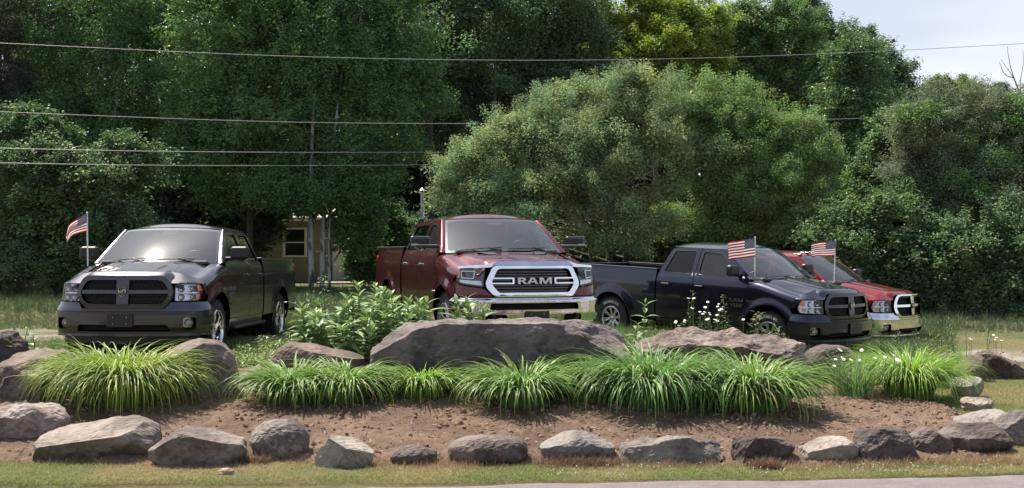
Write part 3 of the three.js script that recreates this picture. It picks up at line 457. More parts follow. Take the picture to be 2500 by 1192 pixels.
  part('cab_back', merge([box(1.62, BY - 0.45, 0.03, 0, (BY + 0.45) / 2, O.zC - 0.06, 0.01), box(0.16, R - BY + 0.02, 0.03, 0.62, (R + BY) / 2, O.zC + 0.04, 0.01, 0.36), box(0.16, R - BY + 0.02, 0.03, -0.62, (R + BY) / 2, O.zC + 0.04, 0.01, 0.36), box(1.3, 0.10, 0.03, 0, R - 0.03, O.zC + 0.125, 0.01, 0.36)]), body, T);
  part('rear_window', box(1.14, R - BY - 0.06, 0.006, 0, (R + BY) / 2 - 0.02, O.zC + 0.045, 0.002, 0.36), CM.tint, T);
  part('bed_floor', box(1.7, 0.04, O.zBed - zt - 0.06, 0, 0.66, (O.zBed + zt) / 2, 0.01), CM.dark, T);
  part('bed_front_wall', box(1.66, bt - 0.66, 0.03, 0, (bt + 0.62) / 2, O.zBed - 0.02, 0.01), body, T);
  const tg = part('tailgate', box(1.66, bt - 0.66, 0.06, 0, (bt + 0.66) / 2, zt + 0.01, 0.015), body, T);
  part('handle', box(0.22, 0.06, 0.02, 0, 1.15, zt - 0.025, 0.01), CM.plastic, tg);
  part('rear_bumper', box(1.94, 0.17, 0.16, 0, 0.55, zt - 0.10, 0.04), CM.chrome, T);
  part('chassis', merge([box(1.16, 0.42, 1.7, 0, 0.74, -0.05, 0.02), box(1.72, 0.10, O.zA - O.zC + 0.1, 0, 0.50, (O.zA + O.zC) / 2, 0.02), box(0.9, 0.16, 4.9, 0, 0.48, -1.9, 0.03), ...[0, -O.wb].map((z) => new THREE.CylinderGeometry(0.06, 0.06, 1.5, 10).rotateZ(Math.PI / 2).translate(0, 0.405, z))]), CM.dark, T);
  part('engine_bay', box(1.2, 0.32, 0.9, 0, 0.92, 0.30, 0.03), CM.dark, T);
  // ---- cabin
  part('dashboard', merge([box(1.58, 0.24, 0.40, 0, BY - 0.13, -0.60, 0.08), box(1.5, 0.05, 0.32, 0, BY - 0.03, -0.38, 0.02, -0.1)]), CM.dash, T);
  part('steering_wheel', merge([new THREE.TorusGeometry(0.185, 0.016, 8, 24), box(0.34, 0.03, 0.02, 0, 0, 0, 0.01), box(0.12, 0.10, 0.05, 0, -0.01, 0, 0.02)]).rotateX(0.42).translate(0.40, BY - 0.02, -0.86), CM.plastic, T);
  for (const [x, z] of [[0.40, -1.30], [-0.40, -1.30], [0.40, O.zC + 0.28], [-0.40, O.zC + 0.28]]) { const s = part('seat', merge([box(0.52, 0.16, 0.52, x, 0.86, z + 0.22, 0.06), box(0.50, 0.62, 0.14, x, 1.20, z - 0.06, 0.06, -0.18)]), CM.seat, T); part('headrest', box(0.27, 0.17, 0.10, x, 1.58, z - 0.13, 0.04), CM.seat, s); }
  part('headliner', box(1.3, 0.03, O.zA - O.zC - 0.85, 0, R - 0.012, (-1.05 + O.zC + 0.15) / 2, 0.01), CM.dash, T);
  // ---- wipers
  for (const [a, b] of [[-0.78, -0.12], [-0.02, 0.66]]) { const P = (s, t, u) => { const p = ws(s, t); return V3(p[0], p[1] + u, p[2] + u); }; part('wiper', merge([tube([P(a, 0.035, 0.012), P((a + b) / 2, 0.05, 0.016), P(b, 0.075, 0.012)], 0.009, 8, 5), tube([P(b - 0.02, 0.0, 0.01), P((a + b) / 2 + 0.1, 0.045, 0.025)], 0.012, 4, 5)]), CM.plastic, T); }

  // ---- nose
  const flipS = (pts) => [pts, mir(pts)];
  if (!O.modern) {
    const gx = 0.635, gt = 1.155, gb = 0.725, outer = [[-0.55, gt, 0.16], [0.55, gt, 0.16], [gx, 0.98, 0.12], [gx - 0.01, 0.86, 0.08], [0.52, gb, 0.06], [-0.52, gb, 0.06], [-gx + 0.01, 0.86, 0.08], [-gx, 0.98, 0.12]];
    const inner = [[-0.50, 1.095, 0.10], [0.50, 1.095, 0.10], [0.578, 0.96, 0.10], [0.57, 0.875, 0.06], [0.49, 0.785, 0.05], [-0.49, 0.785, 0.05], [-0.57, 0.875, 0.06], [-0.578, 0.96, 0.10]];
    const gr = face('grille', outer, 0.08, (y) => 0.03 - 0.02 * smooth(0.9, 0.75, y), O.grille, { thick: 0.07, hr: 0.06 }, [inner]);
    const mesh = []; mesh.push(patch(rp(grow(inner, 0.03), 0.06), front(-0.035), { thick: 0 }));
    for (let r = 0; r < 7; r++) for (let c = 0; c < 20; c++) { const s = -0.55 + (c + (r % 2) * 0.5) * 0.056, y = 0.805 + r * 0.045; if (Math.abs(s) < 0.53 - Math.max(0, Math.abs(y - 0.93) - 0.08) * 0.5 && y < 1.09) { const p = F(s, y, lean(y) - 0.02); mesh.push(new THREE.TorusGeometry(0.026, 0.005, 4, 6).translate(p[0], p[1], p[2])); } }
    part('grille_mesh', merge(mesh), CM.mesh, gr);
    for (const pts of flipS([[0.06, 0.915], [0.60, 0.915], [0.60, 0.965], [0.06, 0.965]])) face('grille_bar', pts, 0.01, 0.02, O.grille, { thick: 0.05 }, [], gr);
    face('grille_bar', [[-0.075, 0.76], [0.075, 0.76], [0.085, 1.12], [-0.085, 1.12]], 0.01, 0.026, O.grille, { thick: 0.05 }, [], gr);
    if (O.chromeGrille) { face('grille_surround', grow(outer, 0.012), 0.08, 0.05, CM.chrome, { thick: 0.06, hr: 0.06 }, [grow(outer, -0.06)]); for (const [a, b, c, d] of [[-0.60, 0.60, 0.92, 0.965]]) face('grille_bar', [[a, c], [b, c], [b, d], [a, d]], 0.01, 0.045, CM.chrome, { thick: 0.05 }, [], gr); face('grille_bar', [[-0.06, 0.76], [0.06, 0.76], [0.07, 1.12], [-0.07, 1.12]], 0.01, 0.05, CM.chrome, { thick: 0.05 }, [], gr); }
    { // emblem: shield with curled horns
      const z0 = F(0, 0.94, lean(0.94))[2] + (O.chromeGrille ? 0.06 : 0.036), sc = 1.0, shield = [[-0.05, 0.055], [0.05, 0.055], [0.056, -0.01], [0.026, -0.058], [-0.026, -0.058], [-0.056, -0.01]];
      const ring = rp(shield, 0.02); ring.holes.push(rp(grow(shield, -0.010), 0.018, THREE.Path));
      const ex = (s2, d) => new THREE.ExtrudeGeometry(s2, { depth: d, bevelEnabled: false, curveSegments: 4 });
      const em = part('emblem', merge([ex(ring, 0.014), ex(rp([[-0.014, 0.03], [0.014, 0.03], [0.011, -0.035], [-0.011, -0.035]], 0.008), 0.016), ...[-1, 1].map((q) => new THREE.TorusGeometry(0.018, 0.007, 5, 14, 5.0).rotateZ(q > 0 ? -1.2 : 2.2).translate(q * 0.026, 0.012, 0.01))]).scale(sc, sc, 1).translate(0, 0.94, z0), CM.chrome, T);
      part('emblem_field', ex(rp(grow(shield, -0.008), 0.018), 0.004).translate(0, 0.94, z0), CM.gloss, em);
    }
    for (const s of [1, -1]) {
      const q = (pts) => (s > 0 ? pts : mir(pts));
      const lamp = face('headlight', q([[0.645, 0.815, 0.02], [1.06, 0.825, 0.05], [1.13, 0.90, 0.03], [1.05, 1.035, 0.05], [0.655, 1.045, 0.03]]), 0.03, 0.012, CM.lens, { thick: 0.03 });
      face('reflector', q([[0.655, 0.82], [1.06, 0.83], [1.12, 0.90], [1.04, 1.03], [0.66, 1.04]]), 0.02, -0.06, CM.reflector, { thick: 0 }, [], lamp);
      face('lamp_divider', q([[0.66, 0.915], [1.09, 0.915], [1.09, 0.93], [0.66, 0.93]]), 0.003, -0.02, CM.reflector, { thick: 0.03 }, [], lamp);
      for (const [b, y] of [[0.73, 0.975], [0.88, 0.975], [0.73, 0.87], [0.88, 0.87]]) { const p = F(s * b, y, lean(y) - 0.03); part('lamp_bowl', new THREE.SphereGeometry(0.046, 14, 8, 0, Math.PI * 2, Math.PI * 0.5, Math.PI * 0.5).rotateX(Math.PI / 2).scale(1, 1, 0.7).translate(p[0], p[1], p[2]), CM.reflector, lamp); part('bulb', new THREE.SphereGeometry(0.014, 8, 6).translate(p[0], p[1], p[2] - 0.015), CM.bulb, lamp); }
      face('turn_lamp', q([[0.985, 0.945], [1.075, 0.945], [1.035, 1.022], [0.965, 1.03]]), 0.012, -0.006, CM.amber, { thick: 0.02 }, [], lamp);
      face('turn_lamp', q([[0.945, 0.845], [1.02, 0.845], [1.04, 0.905], [0.945, 0.905]]), 0.012, -0.02, CM.amber, { thick: 0.02 }, [], lamp);
    }
    for (const pts of flipS([[0.60, 1.05], [1.06, 1.04], [1.15, 0.90], [1.22, 0.90], [1.20, 1.06], [1.10, 1.125], [0.60, 1.20]])) face('nose_panel', pts, 0.02, (y, q) => 0.006 - 1.5 * Math.max(0, y - 1.05), body, { thick: 0.03, edge: 0.04 });
    // upper bumper panel under the lamps, bumper, lip
    const up = (y) => lerp(0.075, 0.02, smooth(0.68, 0.82, y));
    for (const pts of flipS([[0.50, 0.69], [1.20, 0.69], [1.17, 0.805], [0.655, 0.805], [0.60, 0.80]])) face('bumper_top', pts, 0.015, up, O.bumperTop ?? body, { thick: 0.03, edge: 0.05 });
    face('bumper_top', [[-0.51, 0.69], [0.51, 0.69], [0.55, 0.725], [-0.55, 0.725]], 0.01, 0.07, O.bumperTop ?? body, { thick: 0.05 });
    const bump = (y) => 0.085 - 0.10 * (y - 0.60) ** 2 - 0.03 * smooth(0.50, 0.40, y), fogY = 0.535;
    const bm = face('front_bumper', [[-1.22, 0.40], [1.22, 0.40], [1.22, 0.687], [-1.22, 0.687]], 0.02, bump, O.bumper ?? body, { thick: 0.05, edge: 0.05, hr: 0.03 }, [
      [[-0.60, 0.425], [0.60, 0.425], [0.56, 0.515], [-0.56, 0.515]], [[0.745, 0.455], [0.885, 0.455], [0.885, 0.605], [0.745, 0.605]], [[-0.885, 0.455], [-0.745, 0.455], [-0.745, 0.605], [-0.885, 0.605]]]);
    part('air_intake', patch(rp([[-0.64, 0.41], [0.64, 0.41], [0.60, 0.53], [-0.60, 0.53]], 0.02), front(0.0), { thick: 0 }), CM.dark, bm);
    face('bumper_lip', [[-1.20, 0.365], [1.20, 0.365], [1.21, 0.402], [-1.21, 0.402]], 0.01, (y) => 0.062 + (y < 0.385 ? 0.01 : 0), O.bumperTop ?? body, { thick: 0.10 });
    face('air_dam', [[-1.0, 0.27], [1.0, 0.27], [1.05, 0.37], [-1.05, 0.37]], 0.02, -0.03, CM.plastic, { thick: 0.02 });
    for (const s of [1, -1]) {
      const q = (pts) => (s > 0 ? pts : mir(pts)), fl = face('fog_lamp', q([[0.735, 0.445], [0.895, 0.445], [0.895, 0.615], [0.735, 0.615]]), 0.03, 0.045, CM.lens, { thick: 0 });
      face('reflector', q([[0.735, 0.445], [0.895, 0.445], [0.895, 0.615], [0.735, 0.615]]), 0.03, 0.0, CM.reflector, { thick: 0 }, [], fl);
      const p = F(s * 0.815, fogY, 0.045); part('lamp_bowl', new THREE.SphereGeometry(0.05, 14, 8, 0, Math.PI * 2, Math.PI * 0.5, Math.PI * 0.5).rotateX(Math.PI / 2).rotateY(s * 0.5).translate(...p), CM.reflector, fl);
    }
    if (O.plate !== false) { const z = F(0, 0.58, 0.10)[2], pl = part('plate_holder', box(0.34, 0.175, 0.018, 0, 0.572, z, 0.012), CM.plastic, T); for (const x of [-0.09, 0.09]) for (const y of [0.615, 0.525]) part('screw', new THREE.CylinderGeometry(0.007, 0.007, 0.008, 8).rotateX(Math.PI / 2).translate(x, y, z + 0.011), CM.satin, pl); }
  } else {
    // chrome hexagon with a bright band that runs out over the lamps
    const outer = [[-0.55, 1.185, 0.05], [0.55, 1.185, 0.05], [0.645, 0.97, 0.03], [0.635, 0.90, 0.03], [0.53, 0.775, 0.04], [-0.53, 0.775, 0.04], [-0.635, 0.90, 0.03], [-0.645, 0.97, 0.03]];
    const inner = [[-0.49, 1.15, 0.05], [0.49, 1.15, 0.05], [0.565, 0.975, 0.04], [0.555, 0.925, 0.03], [0.475, 0.83, 0.03], [-0.475, 0.83, 0.03], [-0.555, 0.925, 0.03], [-0.565, 0.975, 0.04]];
    const gr = face('grille', outer, 0.04, (y, s) => 0.055 - 0.02 * smooth(0.4, 0.62, Math.abs(s)), CM.chrome, { thick: 0.08, hr: 0.04 }, [inner]);
    part('grille_mesh', patch(rp(grow(inner, 0.04), 0.04), front(-0.04), { thick: 0 }), CM.mesh, gr);
    for (let k = 0; k < 9; k++) { const y = 0.852 + k * 0.036, hw = 0.575 - Math.abs(y - 0.95) * 0.55; face('grille_slat', [[-hw, y - 0.008], [hw, y - 0.008], [hw, y + 0.008], [-hw, y + 0.008]], 0.004, -0.005, CM.gloss, { thick: 0.03 }, [], gr); }
    for (const s of [1, -1]) {
      const q = (pts) => (s > 0 ? pts : mir(pts)), bar = [[0.275, 0.945, 0.012], [0.60, 0.945, 0.004], [0.60, 0.962, 0.004], [0.30, 0.962, 0.008], [0.30, 1.012, 0.008], [0.60, 1.012, 0.004], [0.60, 1.03, 0.004], [0.275, 1.03, 0.012]];
      face('grille_bracket', q(bar), 0.008, 0.045, CM.chrome, { thick: 0.05 }, [], gr);
      const lamp = face('headlight', q([[0.665, 0.90, 0.03], [1.02, 0.945, 0.03], [1.10, 0.99, 0.03], [1.07, 1.145, 0.03], [0.64, 1.155, 0.03], [0.675, 1.0, 0.05]]), 0.03, 0.012, CM.lens, { thick: 0.03 });
      face('reflector', q([[0.67, 0.905], [1.02, 0.95], [1.09, 0.99], [1.06, 1.14], [0.65, 1.15]]), 0.02, -0.05, CM.gloss, { thick: 0 }, [], lamp);
      const pod = face('projector_pod', q([[0.80, 1.01], [1.00, 1.02], [1.03, 1.12], [0.78, 1.12]]), 0.02, -0.005, CM.reflector, { thick: 0.03, hr: 0.015 }, [q([[0.815, 1.023], [0.985, 1.033], [1.01, 1.108], [0.80, 1.108]])], lamp);
      void pod; const p = F(s * 0.90, 1.065, lean(1.065) - 0.04); part('projector_lens', new THREE.SphereGeometry(0.038, 14, 10).translate(...p), CM.lens, lamp);
      face('lamp_strip', q([[0.69, 0.925], [1.02, 0.965], [1.06, 1.0], [0.70, 0.985]]), 0.01, -0.012, CM.satin, { thick: 0.02 }, [], lamp);
      face('turn_lamp', q([[1.045, 1.03], [1.085, 1.02], [1.075, 1.12], [1.045, 1.12]]), 0.01, -0.006, CM.amber, { thick: 0.02 }, [], lamp);
      face('lamp_brow', q([[0.50, 1.185, 0.01], [0.60, 1.165, 0.01], [1.06, 1.152, 0.01], [1.075, 1.178, 0.01], [0.64, 1.205, 0.03], [0.52, 1.245, 0.02]]), 0.01, (y, x) => 0.03 - 0.012 * smooth(0.7, 0.95, Math.abs(x)), CM.chrome, { thick: 0.05 });
      face('corner_panel', q([[0.545, 0.775], [1.18, 0.775], [1.17, 0.99], [1.105, 0.975], [1.02, 0.93], [0.67, 0.885]]), 0.02, 0.008, body, { thick: 0.03 });
      const p2 = F(s * 0.93, 0.615, 0.05); part('fog_lamp', merge([new THREE.CylinderGeometry(0.045, 0.045, 0.03, 16).rotateX(Math.PI / 2).translate(p2[0], p2[1], p2[2])]), CM.lens, T);
      face('fog_recess', q([[0.85, 0.56], [1.05, 0.56], [1.05, 0.67], [0.85, 0.67]]), 0.02, 0.0, CM.dark, { thick: 0 });
      const hook = F(s * 0.55, 0.50, 0.12); part('tow_hook', new THREE.TorusGeometry(0.04, 0.014, 8, 16).rotateY(Math.PI / 2).translate(...hook), CM.plastic, T);
    }
    face('bonnet_trim', [[-0.56, 1.188, 0.01], [0.56, 1.188, 0.01], [0.53, 1.243, 0.02], [0.10, 1.25, 0.01], [0.07, 1.238, 0.01], [-0.07, 1.238, 0.01], [-0.10, 1.25, 0.01], [-0.53, 1.243, 0.02]], 0.02, (y) => 0.05 - 0.5 * (y - 1.188), CM.chrome, { thick: 0.06 });
    const z0 = F(0, 0.985, lean(0.985))[2] + 0.02; part('grille_lettering', lettering('RAM', 0.085, 0.03, 2.0).translate(0, 0.988, z0), phys([0.78, 0.78, 0.8], 0.32, { metalness: 0.55 }), gr);
    const cb = (y, s) => 0.075 - 0.03 * smooth(0.8, 1.1, Math.abs(s)) + 0.03 * smooth(0.66, 0.5, Math.abs(s)) - 0.05 * smooth(0.72, 0.765, y) - 0.03 * smooth(0.56, 0.44, y);
    const bm = face('front_bumper', [[-1.16, 0.42], [1.16, 0.42], [1.18, 0.76], [-1.18, 0.76]], 0.03, cb, CM.chrome, { thick: 0.05, edge: 0.04, hr: 0.035 }, [
      [[-0.60, 0.605], [0.60, 0.605], [0.58, 0.695], [-0.58, 0.695]], [[0.86, 0.565], [1.04, 0.565], [1.04, 0.66], [0.86, 0.66]], [[-1.04, 0.565], [-0.86, 0.565], [-0.86, 0.66], [-1.04, 0.66]],
      [[0.38, 0.45], [0.66, 0.45], [0.64, 0.545], [0.38, 0.545]], [[-0.66, 0.45], [-0.38, 0.45], [-0.38, 0.545], [-0.64, 0.545]]]);
    part('air_intake', patch(rp([[-0.70, 0.43], [0.70, 0.43], [0.70, 0.72], [-0.70, 0.72]], 0.02), front(0.02), { thick: 0 }), CM.dark, bm);
    face('bumper_ridge', [[-0.70, 0.572], [0.70, 0.572], [0.68, 0.598], [-0.68, 0.598]], 0.012, 0.122, CM.chrome, { thick: 0.03 }, [], bm);
    face('air_dam', [[-1.0, 0.27], [1.0, 0.27], [1.05, 0.43], [-1.05, 0.43]], 0.02, -0.03, CM.plastic, { thick: 0.02 });
    const z = F(0, 0.5, 0.115)[2], pl = part('plate_holder', box(0.34, 0.17, 0.018, 0, 0.505, z, 0.012), CM.plastic, T); for (const x of [-0.09, 0.09]) for (const y of [0.55, 0.46]) part('screw', new THREE.CylinderGeometry(0.007, 0.007, 0.008, 8).rotateX(Math.PI / 2).translate(x, y, z + 0.011), CM.satin, pl);
    for (const s of [-1, 1]) { const bx = s * seamX(0) , b = part('bonnet_badge', box(0.008, 0.055, 0.17, s * (W(1.2, -0.25) - 0.075), sh(-0.25) - 0.035, -0.22, 0.003, 0, 0, s * 0.75), CM.satin, T); void bx; part('badge', lettering('HEMI', 0.026, 0.004, 1.3).rotateY(s * Math.PI / 2).rotateZ(s * 0.75).translate(s * (W(1.2, -0.25) - 0.070), sh(-0.25) - 0.031, -0.22), CM.plastic, b); }
  }
  if (O.roofLamps) for (let k = -2; k <= 2; k++) { const x = k * 0.26, z = wsTop(x) - 0.16; part('roof_lamp', new THREE.SphereGeometry(0.05, 12, 8, 0, Math.PI * 2, 0, Math.PI / 2).scale(1, 0.75, 1.6).translate(x, roofY(x, z) - 0.004, z), CM.lens, T); part('roof_lamp_base', box(0.10, 0.012, 0.17, x, roofY(x, z) + 0.003, z, 0.005), CM.satin, T); }
  T.position.set(opt.at[0], opt.at[1], opt.at[2]); T.rotation.order = 'YXZ'; T.rotation.y = opt.at[3]; T.rotation.x = opt.at[4];
  T.userData.probe = undefined; delete T.userData.probe;
  return T;
}
const granite = paint([0.070, 0.068, 0.084], 0.32, 0.85), navy = paint([0.019, 0.022, 0.042], 0.36, 0.88), maroon = paint([0.115, 0.008, 0.015], 0.36, 0.75), redPaint = paint([0.24, 0.011, 0.012], 0.36, 0.65);
const blackBar = phys([0.014, 0.014, 0.017], 0.35, { clearcoat: 0.6, clearcoatRoughness: 0.2 });
const greyTruck = pickup('dark grey pickup truck at left with black cross-bar grille and side steps', { paint: granite, grille: paint([0.03, 0.03, 0.038], 0.4, 0.4), badge: true, step: true, wheel: 'star', at: [-5.02, 0.081, -16.375, -0.043, -0.014] });
const maroonTruck = pickup('maroon pickup truck with big chrome grille and bumper behind the longest boulder', { paint: maroon, modern: true, half: 1.0, roof: 1.835, belt: 1.39, wb: 3.67, zA: -0.44, zB: -1.56, zC: -2.66, zBed: -2.74, zTail: -4.86, tow: true, badge: true, handle: CM.chrome, sill: CM.chrome, wheel: 'split', wheelMetal: CM.satin, at: [0.01, 0.18, -16.72, 0.31, -0.003] });
const navyTruck = pickup('navy blue black pickup truck turned to the right with white-lettered tyres', { paint: navy, grille: blackBar, badge: true, wheel: 'eight', wheelMetal: CM.satin, handle: CM.plastic, at: [4.97, -0.265, -20.445, 0.735, 0.037] });
const redTruck = pickup('bright red pickup truck with clearance lights on its roof, farthest right', { paint: redPaint, grille: CM.mesh, chromeGrille: true, bumper: CM.chrome, bumperTop: CM.chrome, roofLamps: true, wheel: 'star', zC: -2.60, zBed: -2.67, zTail: -4.9, wb: 3.67, plate: false, at: [7.0, -0.42, -23.7, 0.87, 0.037] });
// ---------------------------------------------------------------- leaves and blades
const leafMat = (rough = 0.72, t = 0.35, o = {}) => phys([1, 1, 1], 1, { transmission: t, clearcoat: o.coat ?? 0.6, clearcoatRoughness: rough * 0.6, thickness: 0, vertexColors: true, side: THREE.DoubleSide, ior: 1.4 });
// Adds one arching blade to the lists in B; returns nothing.
const newBlades = () => ({ pos: [], idx: [], col: [], uv: [] });
function blade(B, base, az, len, elev, bend, width, c, segs = 6, fold = 0.25, sway = 0) {
  const n0 = B.pos.length / 3, p = base.clone(), step = len / segs, sx = Math.sin(az), cz = Math.cos(az);
  for (let i = 0; i <= segs; i++) {
    const t = i / segs, e = elev - bend * Math.pow(t, 1.25), a = az + sway * t, dir = V3(Math.cos(e) * Math.sin(a), Math.sin(e), Math.cos(e) * Math.cos(a));
    const w = width * (0.55 + 0.45 * Math.sin(Math.PI * Math.min(1, t * 1.3 + 0.15))) * Math.min(1, (1 - t) * 2.6 + 0.03), nx = cz, nz = -sx;
    const up = V3(-Math.sin(e) * Math.sin(a), Math.cos(e), -Math.sin(e) * Math.cos(a)), s = 0.82 + 0.3 * t;
    B.pos.push(p.x - nx * w / 2 + up.x * w * fold, p.y + up.y * w * fold, p.z - nz * w / 2 + up.z * w * fold, p.x, p.y, p.z, p.x + nx * w / 2 + up.x * w * fold, p.y + up.y * w * fold, p.z + nz * w / 2 + up.z * w * fold);
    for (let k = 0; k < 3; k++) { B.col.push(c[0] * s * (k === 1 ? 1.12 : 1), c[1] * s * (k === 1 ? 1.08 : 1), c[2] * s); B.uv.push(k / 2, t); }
    if (i < segs) { const a0 = n0 + i * 3; B.idx.push(a0, a0 + 1, a0 + 3, a0 + 3, a0 + 1, a0 + 4, a0 + 1, a0 + 2, a0 + 4, a0 + 4, a0 + 2, a0 + 5); }
    p.addScaledVector(dir, step);
  }
}
const fromBlades = (B) => geom(B.pos, B.idx, B.uv, B.col);
const lilyMat = leafMat(0.6, 0.42);
const vary = (c, r, k = 0.3) => { const s = 1 - k / 2 + k * r(), y = (r() - 0.5) * k * 0.5; return [c[0] * s * (1 + y), c[1] * s, c[2] * s * (1 - y)]; };

// ---------------------------------------------------------------- daylily mounds
function lilyClump(px, py, wPx, topPx, label, o = {}) {
  const { n = 700, seed = 1, col = [0.115, 0.235, 0.035], width = 0.019, bend = 1.75, deep = 0.75, loose = 0.3 } = o, g0 = onGround(px, py + 14), r = rng(seed * 97 + 5), d = -g0.z + 0.12;
  const rad = wPx / 2 / FOCAL * d * 0.86, d2 = d + rad * deep, hgt = pxY(topPx, d2) - height(pxX(px, d2), -d2), C = V3(pxX(px, d2), height(pxX(px, d2), -d2) + 0.01, -d2);
  const T = thing('daylily', label, 'daylily', 'daylily mounds'); T.position.copy(C);
  const B = newBlades(), singles = [];
  for (let i = 0; i < n; i++) {
    const az = r() * Math.PI * 2, q = Math.sqrt(r()), br = rad * 0.74 * q, base = V3(Math.sin(az) * br, 0, Math.cos(az) * br * deep);
    base.y = height(C.x + base.x, C.z + base.z) - C.y;
    const a = az + (r() - 0.5) * 1.1, out = 0.25 + 0.75 * q * (0.6 + 0.4 * r()), L = (0.70 + 0.48 * r()) * (hgt * 1.16 + rad * 0.62 * out);
    const elev = 1.54 - 0.48 * out * (0.4 + 0.6 * r()), bd = bend * (0.80 + 1.05 * out) * (0.65 + 0.6 * r());
    const frontness = Math.cos(a) * q; const dry = r() < 0.008;
    const c = dry ? [0.34, 0.27, 0.10] : vary(col, r, 0.5), W = width * 1.25 * (0.7 + 0.6 * r());
    if (frontness > 0.45 && singles.length < 44 && r() < 0.5) { const S = newBlades(); blade(S, base, a, L, elev, bd, W * 1.15, c, 8, 0.25, (r() - 0.5) * 0.5); singles.push(S); } else blade(B, base, a, L, elev, bd, W, c, 7, 0.25, (r() - 0.5) * 0.5);
  }
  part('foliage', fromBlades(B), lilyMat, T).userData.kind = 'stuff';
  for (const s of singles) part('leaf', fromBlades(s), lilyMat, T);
  // dead thatch round the foot
  const D = newBlades(); for (let i = 0; i < 110; i++) { const az = r() * 6.28, q = 0.5 + 0.55 * r(); const b = V3(Math.sin(az) * rad * q * 0.8, 0, Math.cos(az) * rad * q * 0.8 * deep); b.y = height(C.x + b.x, C.z + b.z) - C.y + 0.03; blade(D, b, az + (r() - 0.5) * 2, 0.10 + 0.16 * r(), 0.5 * r(), 0.9 * r(), 0.008, vary([0.20, 0.14, 0.08], r, 0.5), 3, 0.1); }
  part('dry_thatch', fromBlades(D), lilyMat, T).userData.kind = 'stuff';
  return T;
}
const lime = [0.225, 0.345, 0.042], fresh = [0.165, 0.305, 0.055], deepG = [0.125, 0.265, 0.05];
lilyClump(240, 992, 150, 836, 'yellow-green lily mound at far left, leftmost of the three before the grey truck', { seed: 1, n: 800, col: lime, width: 0.017 });
lilyClump(305, 1004, 155, 816, 'tallest yellow-green lily mound, middle of the three before the grey truck', { seed: 2, n: 800, col: lime, width: 0.018 });
lilyClump(378, 988, 135, 842, 'yellow-green lily mound touching the dome-shaped boulder', { seed: 3, n: 700, col: lime, width: 0.017 });
lilyClump(712, 992, 170, 874, 'mid-green lily mound right of the dome-shaped boulder, broad drooping leaves', { seed: 4, n: 520, col: fresh, width: 0.022 });
lilyClump(838, 992, 175, 874, 'mid-green lily mound in front of the low mound-shaped boulder', { seed: 5, n: 540, col: fresh, width: 0.022 });
lilyClump(1030, 978, 165, 880, 'low bright lily mound at the left foot of the longest boulder', { seed: 6, n: 560, col: [0.22, 0.39, 0.05], width: 0.018 });
lilyClump(1275, 1004, 185, 868, 'single round lily mound in the centre with soil on both sides', { seed: 7, n: 640, col: fresh, width: 0.022 });
lilyClump(1440, 985, 190, 872, 'thin-leaved upright lily mound beside the central round one', { seed: 8, n: 460, col: [0.18, 0.36, 0.055], width: 0.014, bend: 1.3 });
lilyClump(1585, 1008, 230, 838, 'biggest lily mound, leaning on the tan-topped boulder', { seed: 9, n: 820, col: deepG, width: 0.022 });
lilyClump(1700, 1000, 200, 856, 'dark green lily mound between the biggest one and the rightmost broad-leaved one', { seed: 13, n: 560, col: deepG, width: 0.02 });
lilyClump(1838, 1014, 225, 858, 'broad-leaved lily mound hiding the right end of the tan-topped boulder', { seed: 10, n: 780, col: fresh, width: 0.024 });
lilyClump(2085, 968, 150, 880, 'sparse bluish green grassy clump among the daisies', { seed: 11, n: 240, col: [0.14, 0.26, 0.08], width: 0.010, bend: 0.9 });
lilyClump(2220, 968, 175, 834, 'bright fine-leaved lily mound at right before the dark boulders', { seed: 12, n: 980, col: [0.22, 0.40, 0.04], width: 0.014 });

// ---------------------------------------------------------------- mown and rough grass
function tuft(seed, n, len, width, bend, col, spread) { const r = rng(seed), B = newBlades(); for (let i = 0; i < n; i++) { const az = r() * 6.28, q = spread * Math.sqrt(r()), p = r() * 6.28; blade(B, V3(Math.sin(p) * q, -0.01, Math.cos(p) * q), az, len * (0.5 + 0.7 * r()), 1.5 - 0.7 * r(), bend * r(), width, vary(col, r, 0.4), 3, 0.15); } return fromBlades(B); }
function sow(name, label, cat, geo, n, pick, colour, size, mat = lilyMat, lift = () => 0) {
  const r = rng(name.length * 31 + n), m = new THREE.InstancedMesh(geo, mat, n), M = new THREE.Matrix4(), q = new THREE.Quaternion(), up = V3(0, 1, 0); let k = 0;
  for (let t = 0; k < n && t < n * 15; t++) { const p = pick(r); if (!p) continue; const [x, z] = p, s = size(r, x, z); q.setFromAxisAngle(up, r() * 6.28); M.compose(V3(x, height(x, z) + lift(x, z), z), q, V3(s, s * (0.8 + 0.4 * r()), s)); m.setMatrixAt(k, M); m.setColorAt(k++, rgb(...colour(r, x, z))); }
  m.count = k; m.name = name; m.castShadow = m.receiveShadow = true; scene.add(m); return tag(m, label, cat, null, 'stuff');
}
const dryMix = (x, z, r, wet, dry) => { const t = clamp(smooth(-0.3, 0.35, fbm(x * 1.3 + 4, 2, z * 1.3, 4)) + (r() - 0.5) * 0.5), s = 0.75 + 0.5 * r(); return [0, 1, 2].map((k) => lerp(wet[k], dry[k], t) * s); };
const white3 = [1, 1, 1];
const shortTuft = tuft(5, 11, 0.034, 0.004, 1.4, white3, 0.055), roughTuft = tuft(6, 13, 0.30, 0.008, 1.3, white3, 0.10);
